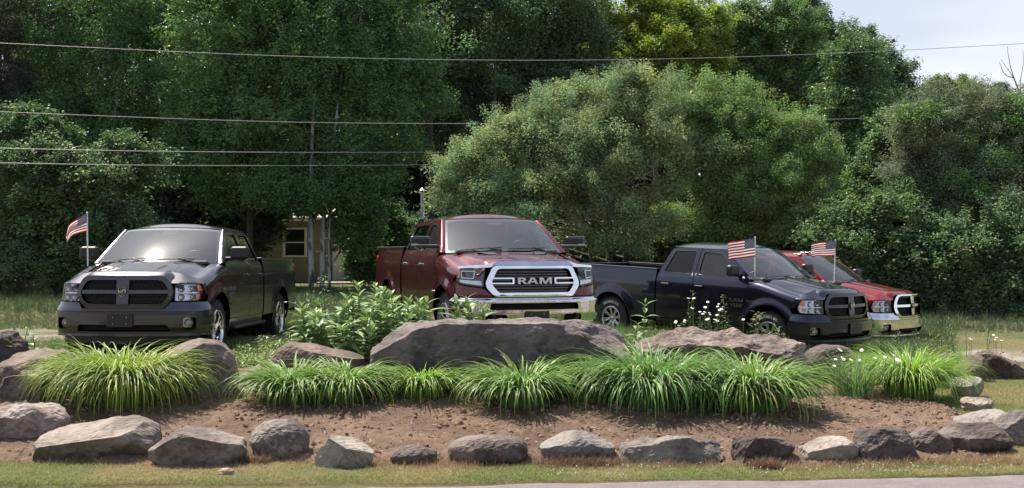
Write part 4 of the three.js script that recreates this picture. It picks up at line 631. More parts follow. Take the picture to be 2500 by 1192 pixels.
sow('mown_grass', 'short mown grass strip between the front stones and the road', 'grass', shortTuft, 17000, (r) => { const x = lerp(-5.4, 5.6, r()), d = lerp(9.5, 11.6, r()); if (d < roadEdge(x) + 0.035 * fbm(x * 5, 0, 0, 3) + 0.02) return null; if (inBed(x, -d) && d > bedFront(x) + 0.12) return null; if (d > 10.7 && x < 4.3 && x > -4.6) return null; return [x, -d]; },
  (r, x, z) => dryMix(x, z, r, [0.22, 0.285, 0.075], -z > roadEdge(x) + 0.55 ? [0.44, 0.34, 0.18] : [0.38, 0.345, 0.15]), (r, x, z) => (0.6 + 0.6 * r()) * smooth(-0.05, 0.25, -z - roadEdge(x) + 0.03) + 0.15);
sow('mown_lawn', 'mown lawn to the right of the flower bed', 'lawn', shortTuft, 22000, (r) => { const d = lerp(11.3, 22, r()), x = lerp(4.4, 11, r()); if (x > pxX(2650, d) || inBed(x, -d) || x < bedRight(d) || Math.hypot((x - 9.0) / 1.2, (-d + 20.2) / 2.0) < 1.0 || (d > 17 && x < 7.6)) return null; return [x, -d]; }, (r, x, z) => dryMix(x, z, r, [0.19, 0.25, 0.065], [0.33, 0.30, 0.13]), (r) => 0.9 + 0.7 * r());
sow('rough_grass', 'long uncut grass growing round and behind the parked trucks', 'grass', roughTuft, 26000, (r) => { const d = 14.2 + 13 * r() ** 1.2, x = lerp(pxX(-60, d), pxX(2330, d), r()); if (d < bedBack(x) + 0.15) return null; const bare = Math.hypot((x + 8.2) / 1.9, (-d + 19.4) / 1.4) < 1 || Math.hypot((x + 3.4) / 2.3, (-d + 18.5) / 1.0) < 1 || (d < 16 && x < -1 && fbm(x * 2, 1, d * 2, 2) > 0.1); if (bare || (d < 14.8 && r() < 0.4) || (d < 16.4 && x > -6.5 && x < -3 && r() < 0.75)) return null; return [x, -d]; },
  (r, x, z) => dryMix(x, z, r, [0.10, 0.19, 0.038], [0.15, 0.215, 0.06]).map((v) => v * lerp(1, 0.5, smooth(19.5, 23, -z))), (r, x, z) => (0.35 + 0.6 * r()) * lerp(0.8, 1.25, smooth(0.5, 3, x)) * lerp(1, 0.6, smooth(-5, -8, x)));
sow('meadow_grass', 'tall wispy meadow grass along the wood edge behind the trucks', 'grass', roughTuft, 9000, (r) => { const d = lerp(26, 40, r()), x = lerp(pxX(-60, d), pxX(2560, d), r()); return x > -7.5 && x < -3.9 && d > 37 ? null : [x, -d]; }, (r, x, z) => dryMix(x, z, r, [0.032, 0.075, 0.018], [0.06, 0.105, 0.028]), (r) => 0.55 + 0.7 * r());
sow('dry_grass', 'dry straw and raked roots lying along the front stones', 'dry grass', tuft(9, 9, 0.10, 0.004, 1.8, white3, 0.06), 1700, (r) => { const x = lerp(-4.9, 5.0, r()), d = bedFront(x) + 0.02 + (r() + r() - 1) * 0.30; const k = smooth(0.2, -0.1, fbm(x * 1.1 + 2, 7, 0, 3)) * 0.9; return r() < k ? null : [x, -d]; }, (r) => { const s = 0.6 + 0.7 * r(); return [0.30 * s, 0.215 * s, 0.13 * s]; }, (r) => 0.4 + 0.7 * r());
sow('root_heap', 'reddish brown heaps of pulled roots at the foot of the peaked boulder and the round one', 'roots', tuft(19, 12, 0.10, 0.005, 2.2, white3, 0.05), 520, (r) => { const [cx, w] = [[0.72, 0.22], [-2.45, 0.35], [0.55, 0.3], [2.2, 0.12]][Math.floor(r() * 4)], a = (r() + r() + r() - 1.5) * w; return [cx + a, -bedFront(cx + a) + 0.03 + (r() - 0.5) * 0.2]; }, (r) => { const s = 0.6 + 0.7 * r(); return [0.19 * s, 0.10 * s, 0.065 * s]; }, (r) => 0.5 + 0.6 * r(), lilyMat, () => 0.015);
{ const petal = new THREE.IcosahedronGeometry(0.009, 0); { const p = petal.attributes.position; } petal.setAttribute('color', new THREE.Float32BufferAttribute(new Float32Array(petal.attributes.position.count * 3).fill(1), 3));
  sow('clover_flowers', 'tiny white clover flowers dotted over the mown grass', 'clover', petal, 150, (r) => { const x = lerp(0.3, 4.6, r()) , d = roadEdge(x) + 0.08 + 0.5 * r(); return fbm(x * 1.5, 0, d * 2, 2) > -0.1 ? [x, -d] : null; }, (r) => [0.75, 0.74, 0.7], (r) => 0.35 + 0.5 * r(), lilyMat, () => 0.03);
  sow('yellow_flowers', 'small yellow wildflowers in the grass right of the red truck', 'wildflowers', petal, 170, (r) => { const d = lerp(17, 23, r()), x = pxX(lerp(2240, 2520, r()), d); return [x, -d]; }, (r) => (r() < 0.85 ? [0.70, 0.47, 0.03] : [0.7, 0.25, 0.02]), (r) => 0.9 + 0.8 * r(), lilyMat, () => 0.22); }

// ---------------------------------------------------------------- leafy plants
function leafGeo(L, W, droop, fold, c, segs = 6) { const B = { pos: [], idx: [], col: [], uv: [] }; for (let i = 0; i <= segs; i++) { const t = i / segs, w = W * Math.pow(Math.sin(Math.PI * Math.min(0.985, 0.06 + t * 0.93)), 0.8) * (1 - 0.25 * t), y = -droop * t * t * L, z = t * L; for (const k of [-1, 0, 1]) { B.pos.push(k * w / 2, y + Math.abs(k) * w * fold, z); const s = k ? 1.2 : 1.5; B.col.push(c[0] * s, c[1] * s, c[2] * s); B.uv.push((k + 1) / 2, t); } if (i < segs) { const a = i * 3; B.idx.push(a, a + 3, a + 1, a + 1, a + 3, a + 4, a + 1, a + 4, a + 2, a + 2, a + 4, a + 5); } } return geom(B.pos, B.idx, B.uv, B.col); }
const weedMat = leafMat(0.5, 0.3), stemMat = std([0.10, 0.15, 0.05], 0.7);
const milkLeaves = [0, 1, 2, 3].map((k) => leafGeo(0.17 + 0.02 * k, 0.075 + 0.006 * k, 0.25 + 0.16 * k, 0.16, [[0.14, 0.22, 0.075], [0.155, 0.25, 0.07], [0.125, 0.21, 0.06], [0.17, 0.25, 0.09]][k]));
function milkweed(px, topPx, d, label, seed, o = {}) {
  const r = rng(seed * 17 + 3), x = pxX(px, d), y0 = height(x, -d), H = Math.max(0.2, pxY(topPx, d) - y0), T = thing('milkweed', label, 'milkweed', o.group ?? 'broad-leaved milkweed plants'); T.position.set(x, y0 - 0.02, -d);
  const lx = (r() - 0.5) * 0.14, lz = (r() - 0.5) * 0.1, at = (t) => V3(lx * t * t, H * t, lz * t * t);
  part('stem', tube([at(0), at(0.35), at(0.7), at(1)], 0.006, 6, 5), stemMat, T);
  const pairs = o.pairs ?? Math.max(6, Math.round(H / 0.07)); let az = r() * 6;
  for (let i = 0; i < pairs; i++) { const t = 0.14 + 0.86 * i / (pairs - 1); az += 1.57 + (r() - 0.5) * 0.5; for (const s of [0, Math.PI]) { const m = part('leaf', milkLeaves[Math.floor(r() * 4)], weedMat, T); m.position.copy(at(t)); m.rotation.order = 'YXZ'; m.rotation.y = az + s + (r() - 0.5) * 0.4; m.rotation.x = -0.2 - 0.75 * smooth(0.6, 1, t) - r() * 0.35; m.rotation.z = (r() - 0.5) * 0.6; m.scale.setScalar((o.size ?? 1) * lerp(1, 0.55, smooth(0.75, 1, t)) * (0.8 + 0.4 * r())); } }
  return T;
}
{ const r = rng(8);
  const spots = [[880, 696, 15.0], [905, 700, 15.3], [940, 708, 15.1], [965, 715, 14.8], [985, 735, 14.7], [1015, 738, 14.6], [860, 730, 15.0], [835, 745, 14.9], [815, 770, 14.8], [790, 785, 14.7], [765, 760, 15.2], [925, 745, 14.6], [950, 770, 14.5], [995, 775, 14.4], [1030, 785, 14.5], [890, 760, 14.4], [860, 785, 14.3], [900, 800, 14.2], [840, 800, 14.4], [750, 790, 14.9], [1050, 800, 14.6], [960, 735, 15.3], [875, 740, 15.4], [780, 740, 15.5], [920, 712, 15.5]];
  const where = (px, y) => `broad-leaved milkweed ${y < 725 ? 'among the tallest' : y < 765 ? 'at middle height' : 'low down'} in the ${px < 830 ? 'left' : px < 930 ? 'middle' : 'right'} part of the thicket by the maroon truck`;
  for (let i = 0; i < 22; i++) spots.push([lerp(735, 1045, r()), 730 + 80 * r(), 14.2 + 1.2 * r()]);
  spots.forEach(([px, y, d], i) => milkweed(px, y, d, where(px, y), i + 1, { size: 1.12, pairs: 14 }));
  milkweed(1140, 728, 14.5, 'lone milkweed in front of the maroon truck\'s chrome bumper, left stem', 40, { size: 1.05 }); milkweed(1112, 745, 14.6, 'lone milkweed against the maroon truck\'s front wheel', 41); milkweed(1180, 750, 14.4, 'short milkweed under the maroon truck\'s left headlight', 42);
  milkweed(1128, 738, 14.5, 'leafy milkweed at the left end of the maroon truck\'s chrome bumper', 48, { size: 1.2, pairs: 11 }); milkweed(1160, 742, 14.6, 'leafy milkweed just right of the maroon truck\'s front wheel, behind the longest boulder', 49, { size: 1.2, pairs: 11 });
  milkweed(1570, 735, 15.6, 'upright milkweed before the navy truck\'s rear wheel', 43, { size: 0.95 }); milkweed(1545, 790, 15.2, 'small milkweed between the two long boulders', 44, { size: 0.8 });
  milkweed(52, 805, 14.6, 'leafy milkweed by the black boulder at the left edge', 45, { size: 0.8 }); milkweed(30, 835, 14.0, 'short yellowish weed in front of the black boulder at far left', 46, { size: 0.7 }); milkweed(85, 815, 14.8, 'leafy weed between black boulder and grey truck', 47, { size: 0.75 });
}
const rank = (list, v) => ['first', 'second', 'third', 'fourth', 'fifth', 'sixth', 'last'][list.filter((q) => q < v).length];
// bushy weeds with many small leaves: stem, side shoots and small leaves in one part
const smallLeaf = leafGeo(0.075, 0.028, 0.3, 0.15, [1, 1, 1], 3);
function weed(name, px, topPx, d, label, cat, seed, o = {}) {
  const { n = 90, leaf = 1, spread = 0.16, col = [0.12, 0.20, 0.05], stems = 1, group } = o, r = rng(seed * 29 + 7), x = pxX(px, d), y0 = height(x, -d), H = Math.max(0.12, pxY(topPx, d) - y0), T = thing(name, label, cat, group); T.position.set(x, y0 - 0.02, -d);
  const leaves = [], st = [];
  for (let s = 0; s < stems; s++) {
    const ox = stems > 1 ? (r() - 0.5) * spread * 3 : 0, oz = stems > 1 ? (r() - 0.5) * spread * 2 : 0, h = H * (s ? 0.6 + 0.4 * r() : 1), lx = (r() - 0.5) * 0.2; part('stem', tube([[ox, 0, oz], [ox + lx * 0.3, h * 0.5, oz], [ox + lx, h, oz]], 0.005, 5, 5), stemMat, T);
    for (let i = 0; i < n / stems; i++) { const t = 0.1 + 0.9 * r(), az = r() * 6.28, q = spread * (1 - t * 0.75) * r(), g = smallLeaf.clone(); const k = leaf * (0.7 + 0.6 * r()) * (1 - 0.35 * t); g.scale(k, k, k); g.rotateX(-0.7 + 0.9 * r()); g.rotateY(az); g.translate(ox + lx * t * t + Math.sin(az) * q, h * t, oz + Math.cos(az) * q); const c = vary(col, r, 0.5), a = g.attributes.color; for (let j = 0; j < a.count; j++) a.setXYZ(j, a.getX(j) * c[0], a.getY(j) * c[1], a.getZ(j) * c[2]); leaves.push(g); }
  }
  part('foliage', mergeGeometries(leaves), weedMat, T).userData.kind = 'stuff'; return T;
}
weed('goldenrod', 797, 668, 15.6, 'feathery tall weed rising above the milkweed thicket', 'weed', 1, { n: 220, leaf: 0.9, spread: 0.17, col: [0.10, 0.19, 0.045] });
weed('goldenrod', 770, 705, 15.4, 'feathery shorter weed left of the tallest one above the thicket', 'weed', 2, { n: 160, leaf: 0.9, spread: 0.15, col: [0.11, 0.2, 0.05] });
weed('goldenrod', 1675, 708, 16.0, 'tall leafy weed left of the daisies before the navy truck', 'weed', 3, { n: 130, leaf: 0.8, spread: 0.11, stems: 2, col: [0.13, 0.2, 0.06] });
weed('goldenrod', 1780, 718, 15.8, 'slender leafy weed right of the daisies before the navy truck', 'weed', 4, { n: 110, leaf: 0.8, spread: 0.08, col: [0.13, 0.2, 0.06] });
weed('leafy_shrub', 1850, 755, 15.6, 'yellowish leafy sapling in front of the navy truck\'s front wheel', 'shrub', 5, { n: 150, leaf: 1.25, spread: 0.22, stems: 3, col: [0.20, 0.22, 0.08] });
weed('leafy_shrub', 1885, 775, 15.4, 'low green leafy shrub in front of the navy truck\'s front wheel, behind the tan-topped boulder', 'shrub', 12, { n: 190, leaf: 1.2, spread: 0.22, stems: 4, col: [0.15, 0.21, 0.07] });
weed('leafy_shrub', 1925, 815, 15.0, 'small yellow-leaved seedling on top of the tan-topped boulder\'s right end', 'shrub', 6, { n: 60, leaf: 1.2, spread: 0.14, stems: 2, col: [0.33, 0.26, 0.06] });
weed('leafy_shrub', 620, 838, 14.6, 'low bright green bush behind the dome-shaped boulder', 'shrub', 7, { n: 420, leaf: 1.15, spread: 0.24, stems: 9, col: [0.16, 0.24, 0.05] });
weed('leafy_shrub', 690, 815, 14.9, 'light green bush between the grey truck and the mound-shaped boulder', 'shrub', 8, { n: 420, leaf: 1.1, spread: 0.24, stems: 9, col: [0.16, 0.24, 0.055] });
weed('leafy_shrub', 745, 800, 14.8, 'low bush at the left fringe of the milkweed thicket', 'shrub', 9, { n: 360, leaf: 1.1, spread: 0.22, stems: 7, col: [0.14, 0.22, 0.055] });
weed('leafy_shrub', 45, 858, 13.6, 'yellow-green sprig on the brown boulder at far left', 'shrub', 10, { n: 60, leaf: 0.9, spread: 0.12, stems: 3, col: [0.2, 0.26, 0.05] });
for (const [i, px, y, d] of [[0, 2275, 785, 18.5], [1, 2310, 770, 19], [2, 2345, 795, 18.8], [3, 2245, 800, 18], [4, 2200, 810, 17.6], [5, 2385, 790, 20], [6, 2180, 800, 18.4]]) weed('goldenrod', px, y, d, `wispy green weed in the tall grass right of the red truck, ${rank([2275, 2310, 2345, 2245, 2200, 2385, 2180], px)} from the left`, 'weed', 20 + i, { n: 110, leaf: 0.9, spread: 0.12, stems: 2, col: [0.10, 0.17, 0.05], group: 'weeds right of the red truck' });
for (const [i, px, y, d] of [[0, 1625, 790, 15.6], [1, 1720, 770, 15.7], [2, 1660, 800, 15.3], [3, 1755, 790, 15.4], [4, 1815, 790, 15.5], [5, 1510, 800, 15.5], [6, 1600, 805, 15.1]]) weed('green_weed', px, y, d, `bushy green weed in front of the navy truck's side, ${rank([1625, 1720, 1660, 1755, 1815, 1510, 1600], px)} from the left`, 'weed', 40 + i, { n: 150, leaf: 1.0, spread: 0.2, stems: 4, col: [0.12, 0.19, 0.05], group: 'weeds in front of the navy truck' });

// ---------------------------------------------------------------- daisies
const daisy0 = (() => {
  const T = new THREE.Group(), p = []; for (let i = 0; i < 15; i++) p.push(leafGeo(0.026, 0.009, 0.15, 0.05, [0.82, 0.82, 0.80], 2).translate(0, 0, 0.006).rotateY(i / 15 * 6.283));
  part('petals', mergeGeometries(p), leafMat(0.7, 0.2), T); part('flower_disc', new THREE.SphereGeometry(0.010, 10, 6, 0, 6.284, 0, 1.6).scale(1, 0.6, 1), std([0.6, 0.36, 0.02], 0.8), T); return T;
})();
function daisy(px, py, d, tilt, label, group, seed) {
  const r = rng(seed * 7 + 1), x = pxX(px, d), y = pxY(py, d), g = height(x, -d), T = thing('daisy', label, 'daisy', group); T.position.set(x, g, -d); const H = y - g, lx = (r() - 0.5) * 0.08;
  part('stem', tube([[-lx, -0.02, 0], [-lx * 0.4, H * 0.5, 0.01], [0, H, 0]], 0.0028, 6, 4), stemMat, T);
  for (const c of daisy0.children) { const m = c.clone(); m.position.set(0, H, 0); m.rotation.set(tilt, r() * 0.5, (r() - 0.5) * 0.8); m.scale.setScalar(0.62 + 0.25 * r()); T.add(m); }
}
[[1681, 728], [1694, 728], [1728, 737], [1722, 750], [1755, 742], [1752, 748], [1690, 752], [1721, 762], [1709, 761], [1716, 766], [1762, 754], [1757, 757], [1734, 768], [1732, 764], [1751, 769], [1672, 782], [1671, 786], [1649, 788], [1730, 778], [1752, 783], [1746, 780], [1726, 780], [1815, 780], [1650, 785]].forEach(([x, y], i) => daisy(x, y, 15.4 + (i % 5) * 0.08, 0.25 + 0.1 * (i % 4), 'white daisy on a thin stem in front of the navy truck\'s door', 'daisies in front of the navy truck', i));
[[2050, 853], [2054, 856], [2104, 855], [2040, 877], [2056, 873], [2060, 877], [2137, 874], [2161, 872], [2184, 868], [2190, 877], [2196, 880], [2193, 884], [2037, 893], [2060, 930], [2100, 880], [2078, 878]].forEach(([x, y], i) => daisy(x, y, 13.9 + (i % 4) * 0.1, 0.5 + 0.15 * (i % 3), 'white daisy rising from the grassy clump beside the last lily mound', 'daisies at the right lily mound', 50 + i));
[[2368, 826], [2426, 818], [2433, 824], [2430, 829], [2445, 831], [2372, 828]].forEach(([x, y], i) => daisy(x, y, 19 + (i % 3) * 0.1, 0.3, 'white daisy among yellow flowers behind the dark pointed boulder', 'daisies right of the red truck', 80 + i));
// ---------------------------------------------------------------- trees: trunk, limbs and a crown of leaf sprays
const crownMat = leafMat(0.6, 0.42, { coat: 0.28 }), crownGloss = leafMat(0.45, 0.42, { coat: 0.5 });
function spray(seed, n, L, W, R, flat = 1) {                     // a handful of leaves on a twig
  const r = rng(seed), pos = [], idx = [], col = [], uv = [];
  for (let i = 0; i < n; i++) {
    const c = V3(r() - 0.5, (r() - 0.5) * flat, r() - 0.5).multiplyScalar(2 * R), e = new THREE.Euler((r() - 0.5) * 2.2 + 0.35, r() * 6.28, (r() - 0.5) * 1.2), l = L * (0.7 + 0.6 * r()), w = W * (0.7 + 0.6 * r()), k = 0.85 + 0.3 * r(), n0 = pos.length / 3;
    for (const [x, y, z] of [[0, 0, 0], [-w / 2, w * 0.18, l * 0.45], [0, -0.02 * l, l * 0.5], [w / 2, w * 0.18, l * 0.45], [0, -0.12 * l, l]]) { const v = V3(x, y, z).applyEuler(e).add(c); pos.push(v.x, v.y, v.z); col.push(k, k, k); uv.push(0, 0); }
    idx.push(n0, n0 + 2, n0 + 1, n0, n0 + 3, n0 + 2, n0 + 1, n0 + 2, n0 + 4, n0 + 2, n0 + 3, n0 + 4);
  }
  return geom(pos, idx, uv, col);
}
const SPRAY = { broad: spray(3, 9, 0.105, 0.075, 0.17), fine: spray(4, 12, 0.085, 0.036, 0.16), aspen: spray(5, 9, 0.085, 0.07, 0.2), needle: spray(6, 14, 0.12, 0.016, 0.14, 0.5), big: spray(7, 10, 0.24, 0.17, 0.42) };
const barkTex = dataTex(128, tile((u, v) => 0.5 + 0.5 * fbm(u * 14, v * 4, 1, 4)));
const bark = std([0.085, 0.07, 0.06], 0.95, { bumpMap: barkTex, bumpScale: 0.02 }), birchBark = std([1, 1, 1], 0.8, { map: dataTex(128, tile((u, v) => 0.66 - 0.42 * smooth(0.12, 0.3, fbm(u * 26, v * 3, 3, 3)) + 0.1 * fbm(u * 9, v * 9, 7, 3)), true) });
function taper(pts, r0, r1, seg = 10, rad = 7) { const c = new THREE.CatmullRomCurve3(pts), g = new THREE.TubeGeometry(c, seg, 1, rad), p = g.attributes.position, cen = V3(); for (let i = 0; i <= seg; i++) { c.getPointAt(i / seg, cen); const r = lerp(r0, r1, i / seg); for (let j = 0; j <= rad; j++) { const k = i * (rad + 1) + j; p.setXYZ(k, cen.x + (p.getX(k) - cen.x) * r, cen.y + (p.getY(k) - cen.y) * r, cen.z + (p.getZ(k) - cen.z) * r); } } g.computeVertexNormals(); return g; }
// blobs: [px, py, rx, ry] outlines of the crown's lobes in photo pixels at depth d
function tree(label, px, d, blobs, o = {}) {
  const { seed = 1, n = 7000, leaf = 'broad', col = [0.06, 0.11, 0.03], tone = 0.5, puff = 0.30, trunks = [[px, 0.13]], mat = bark, gloss = false, name = 'tree', cat = 'tree', depth = 0.75, group, up = 0.25, second = null, size = 1, zoff = 0 } = o;
  const r = rng(seed * 53 + 11), T = thing(name, label, cat, group), X = pxX(px, d), Y0 = height(X, -d); T.position.set(X, Y0 - 0.05, -d);
  const B = blobs.map(([bx, by, rx, ry, dd = 0]) => ({ c: V3(pxX(bx, d) - X, pxY(by, d) - Y0, dd), rx: rx / FOCAL * d, ry: ry / FOCAL * d, rz: rx / FOCAL * d * depth }));
  const area = B.map((b) => b.rx * b.ry), total = area.reduce((a, b) => a + b, 0), m = new THREE.InstancedMesh(SPRAY[leaf], gloss ? crownGloss : crownMat, n + 600 * blobs.length), M = new THREE.Matrix4(), q = new THREE.Quaternion(), E = new THREE.Euler(); let k = 0;
  for (let bi = 0; bi < B.length; bi++) {
    const b = B[bi], quota = Math.floor(n * area[bi] / total), np = 34, puffs = [];
    for (let i = 0; i < np; i++) { let v; do v = V3(r() * 2 - 1, r() * 2 - 1, r() * 2 - 1); while (v.length() > 1 || v.length() < 0.1); v.normalize(); if (v.z < -0.35) v.z *= -0.6; const big = i < 12, f = big ? 0.40 + 0.45 * r() : 0.62 + 0.62 * r(); puffs.push({ c: V3(b.c.x + v.x * b.rx * f, b.c.y + v.y * b.ry * f, b.c.z + v.z * b.rz * f), r: (big ? 0.42 : 0.20) * (0.6 + 0.7 * r()) * Math.min(b.rx, b.ry) + 0.10, t: vary(second && r() < 0.35 ? second : col, r, tone * 0.7) }); }
    const lay = (c, s, t) => { if (k >= n + 600 * blobs.length || c.y + Y0 < height(X + c.x, -d + c.z) + 0.1) return; q.setFromEuler(E.set((r() - 0.5) * 0.9, r() * 6.28, (r() - 0.5) * 0.9)); M.compose(c, q, V3(s, s, s)); m.setMatrixAt(k, M); m.setColorAt(k++, rgb(...vary(t, r, tone).map((w) => w * 1.75))); };
    // ragged shoots that stick out of the lobe
    for (let i = 0; i < 30; i++) { const az = r() * 6.28, e = -0.5 + 2.0 * r(), v = V3(Math.cos(az) * Math.cos(e), Math.sin(e), Math.sin(az) * Math.cos(e)); if (v.z < -0.4) v.z *= -1; const s0 = V3(b.c.x + v.x * b.rx * 0.9, b.c.y + v.y * b.ry * 0.9, b.c.z + v.z * b.rz * 0.9), dir = v.clone().multiplyScalar(0.7).add(V3((r() - 0.5) * 0.8, 0.15 + 0.7 * r(), (r() - 0.5) * 0.8)).normalize(), L = (0.25 + 0.5 * r()) * Math.min(b.rx, b.ry) + 0.25, t = vary(col, r, tone), nn = Math.round(9 + 9 * r()); for (let j = 0; j < nn; j++) { const u = j / nn, w = 0.22 * (1 - u * 0.7); lay(s0.clone().addScaledVector(dir, L * u).add(V3((r() - 0.5) * w, (r() - 0.5) * w - 0.12 * u * u, (r() - 0.5) * w)), size * (0.8 + 0.4 * r()) * (1 - 0.35 * u), t); } }
    for (let i = 0; i < quota; i++) {
      const p = puffs[Math.floor(np * Math.pow(r(), 1.35))]; let v; do v = V3(r() * 2 - 1, r() * 2 - 1, r() * 2 - 1); while (v.length() > 1); const l = v.length() || 1; v.multiplyScalar(Math.pow(l, -0.4)); if (v.y < 0 && r() < 0.6) v.y *= -1; v.y += up * 0.3;
      const inner = r() < 0.09, c = inner ? V3(b.c.x + v.x * b.rx * 0.8, b.c.y + v.y * b.ry * 0.85, b.c.z + v.z * b.rz * 0.6) : V3(p.c.x + v.x * p.r * 1.25, p.c.y + v.y * p.r * 0.72, p.c.z + v.z * p.r * 1.1), s = size * (0.75 + 0.6 * r());
      if (noise(c.x * 1.15 + seed * 3.1, c.y * 1.3, c.z * 1.15) < -0.30 || noise(c.x * 2.6, c.y * 2.9 + seed, c.z * 2.6) < -0.55) continue;
      lay(c, s, p.t);
    }
  }
  m.count = k; m.name = 'crown'; m.castShadow = m.receiveShadow = true; m.userData.kind = 'stuff'; T.add(m);
  const topB = B.reduce((a, b) => (b.c.y > a.c.y ? b : a));
  for (const [tx, rad, topPx, tdx = 0] of trunks) { const x0 = pxX(tx, d) - X, y1 = topPx !== undefined ? pxY(topPx, d) - Y0 : topB.c.y, w = (r() - 0.5) * 0.3; part('trunk', taper([V3(x0, -0.1, zoff), V3(x0 + w * 0.4, y1 * 0.3, zoff * 0.9), V3(x0 + w + tdx * 0.5, y1 * 0.65, zoff * 0.75), V3(x0 + w * 0.7 + tdx, y1, 0)], rad, rad * 0.35, 14), mat, T); }
  const limbs = []; for (const b of B) for (let i = 0; i < 3; i++) { const x0 = pxX(trunks[i % trunks.length][0], d) - X, y0 = Math.max(0.2, b.c.y - b.ry * (0.8 + 0.6 * r())), e = V3(b.c.x + (r() - 0.5) * b.rx * 1.5, b.c.y + (r() - 0.2) * b.ry, b.c.z + (r() - 0.3) * b.rz); limbs.push(taper([V3(x0, Math.min(y0, topB.c.y * 0.9), 0), V3(lerp(x0, e.x, 0.5), lerp(y0, e.y, 0.4), e.z * 0.4), e], trunks[0][1] * 0.38, 0.012, 8, 5)); }
  part('limbs', merge(limbs), mat, T);
  return T;
}
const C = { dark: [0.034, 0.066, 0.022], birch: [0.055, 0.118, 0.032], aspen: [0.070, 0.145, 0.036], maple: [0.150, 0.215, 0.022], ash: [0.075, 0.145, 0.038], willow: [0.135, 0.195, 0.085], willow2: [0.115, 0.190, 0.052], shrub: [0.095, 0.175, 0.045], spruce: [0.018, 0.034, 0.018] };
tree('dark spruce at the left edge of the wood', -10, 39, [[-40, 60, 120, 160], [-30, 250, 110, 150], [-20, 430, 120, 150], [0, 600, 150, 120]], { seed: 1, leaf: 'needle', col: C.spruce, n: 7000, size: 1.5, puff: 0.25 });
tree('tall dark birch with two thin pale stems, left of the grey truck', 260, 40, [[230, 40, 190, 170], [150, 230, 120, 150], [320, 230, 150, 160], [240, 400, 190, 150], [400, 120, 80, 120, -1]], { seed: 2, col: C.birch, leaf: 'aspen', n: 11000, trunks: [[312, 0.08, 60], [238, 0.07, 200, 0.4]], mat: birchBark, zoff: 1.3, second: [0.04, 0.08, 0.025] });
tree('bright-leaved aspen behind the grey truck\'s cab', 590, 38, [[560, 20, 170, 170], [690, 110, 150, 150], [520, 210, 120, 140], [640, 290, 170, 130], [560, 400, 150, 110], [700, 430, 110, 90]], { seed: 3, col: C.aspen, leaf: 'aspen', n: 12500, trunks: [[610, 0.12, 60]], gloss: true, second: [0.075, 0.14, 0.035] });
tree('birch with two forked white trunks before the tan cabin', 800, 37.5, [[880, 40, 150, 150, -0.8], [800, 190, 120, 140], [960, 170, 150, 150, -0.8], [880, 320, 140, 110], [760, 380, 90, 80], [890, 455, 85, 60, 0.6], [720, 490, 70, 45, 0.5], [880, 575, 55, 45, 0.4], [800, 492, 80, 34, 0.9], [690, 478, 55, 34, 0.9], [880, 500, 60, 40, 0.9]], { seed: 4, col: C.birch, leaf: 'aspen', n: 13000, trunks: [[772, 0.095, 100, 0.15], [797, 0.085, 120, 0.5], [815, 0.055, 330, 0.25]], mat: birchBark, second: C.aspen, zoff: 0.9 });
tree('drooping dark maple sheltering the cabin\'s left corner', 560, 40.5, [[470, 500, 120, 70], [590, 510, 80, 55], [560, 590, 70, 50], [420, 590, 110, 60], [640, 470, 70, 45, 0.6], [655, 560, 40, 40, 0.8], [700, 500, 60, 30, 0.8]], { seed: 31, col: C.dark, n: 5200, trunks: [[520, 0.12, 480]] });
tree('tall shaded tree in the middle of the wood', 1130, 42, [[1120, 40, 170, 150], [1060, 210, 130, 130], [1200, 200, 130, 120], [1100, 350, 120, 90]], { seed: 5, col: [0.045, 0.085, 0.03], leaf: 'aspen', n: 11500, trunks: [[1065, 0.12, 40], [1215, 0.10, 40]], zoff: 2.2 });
tree('tall tree with thin top and dead pale twigs, left of the yellow-green maple', 1340, 43, [[1330, 30, 140, 140], [1400, 120, 70, 120], [1270, 170, 110, 110], [1370, 230, 110, 90]], { seed: 6, col: [0.055, 0.10, 0.035], leaf: 'aspen', n: 8500, trunks: [[1330, 0.13, 20], [1410, 0.08, 10]] });
tree('yellow-green maple high at the top centre', 1600, 46, [[1540, 40, 110, 70], [1660, 70, 130, 70], [1490, 130, 60, 70, 0.5], [1600, 130, 120, 60, 0.8], [1700, 150, 70, 60], [1580, 210, 120, 60]], { seed: 7, col: C.maple, n: 10500, puff: 0.34, second: [0.10, 0.155, 0.02] });
tree('dense green ash right of the yellow-green maple', 1860, 48, [[1830, 90, 90, 70], [1910, 90, 90, 80], [1800, 190, 90, 80], [1930, 200, 110, 90], [1860, 290, 130, 70]], { seed: 8, col: C.ash, n: 9500, second: [0.08, 0.13, 0.035] });
tree('slender poplar poking above the ridge of trees', 1975, 50, [[1965, 20, 24, 38], [1985, 60, 36, 50], [1990, 140, 50, 70], [1980, 240, 60, 80]], { seed: 9, col: [0.06, 0.095, 0.045], leaf: 'aspen', n: 3600 });
tree('rounded dark tree on the right slope of the ridge', 2130, 50, [[2050, 130, 60, 60], [2120, 130, 50, 45], [2140, 200, 80, 70], [2190, 240, 45, 50], [2060, 220, 80, 80]], { seed: 10, col: [0.046, 0.088, 0.034], n: 7500 });
tree('cone-shaped glossy birch between the willows and the right-hand thicket', 2090, 39, [[2085, 165, 60, 60], [2095, 245, 100, 70], [2090, 340, 120, 80], [2080, 440, 130, 90], [2070, 550, 130, 90]], { seed: 11, col: [0.062, 0.118, 0.034], leaf: 'aspen', n: 9500, gloss: true });
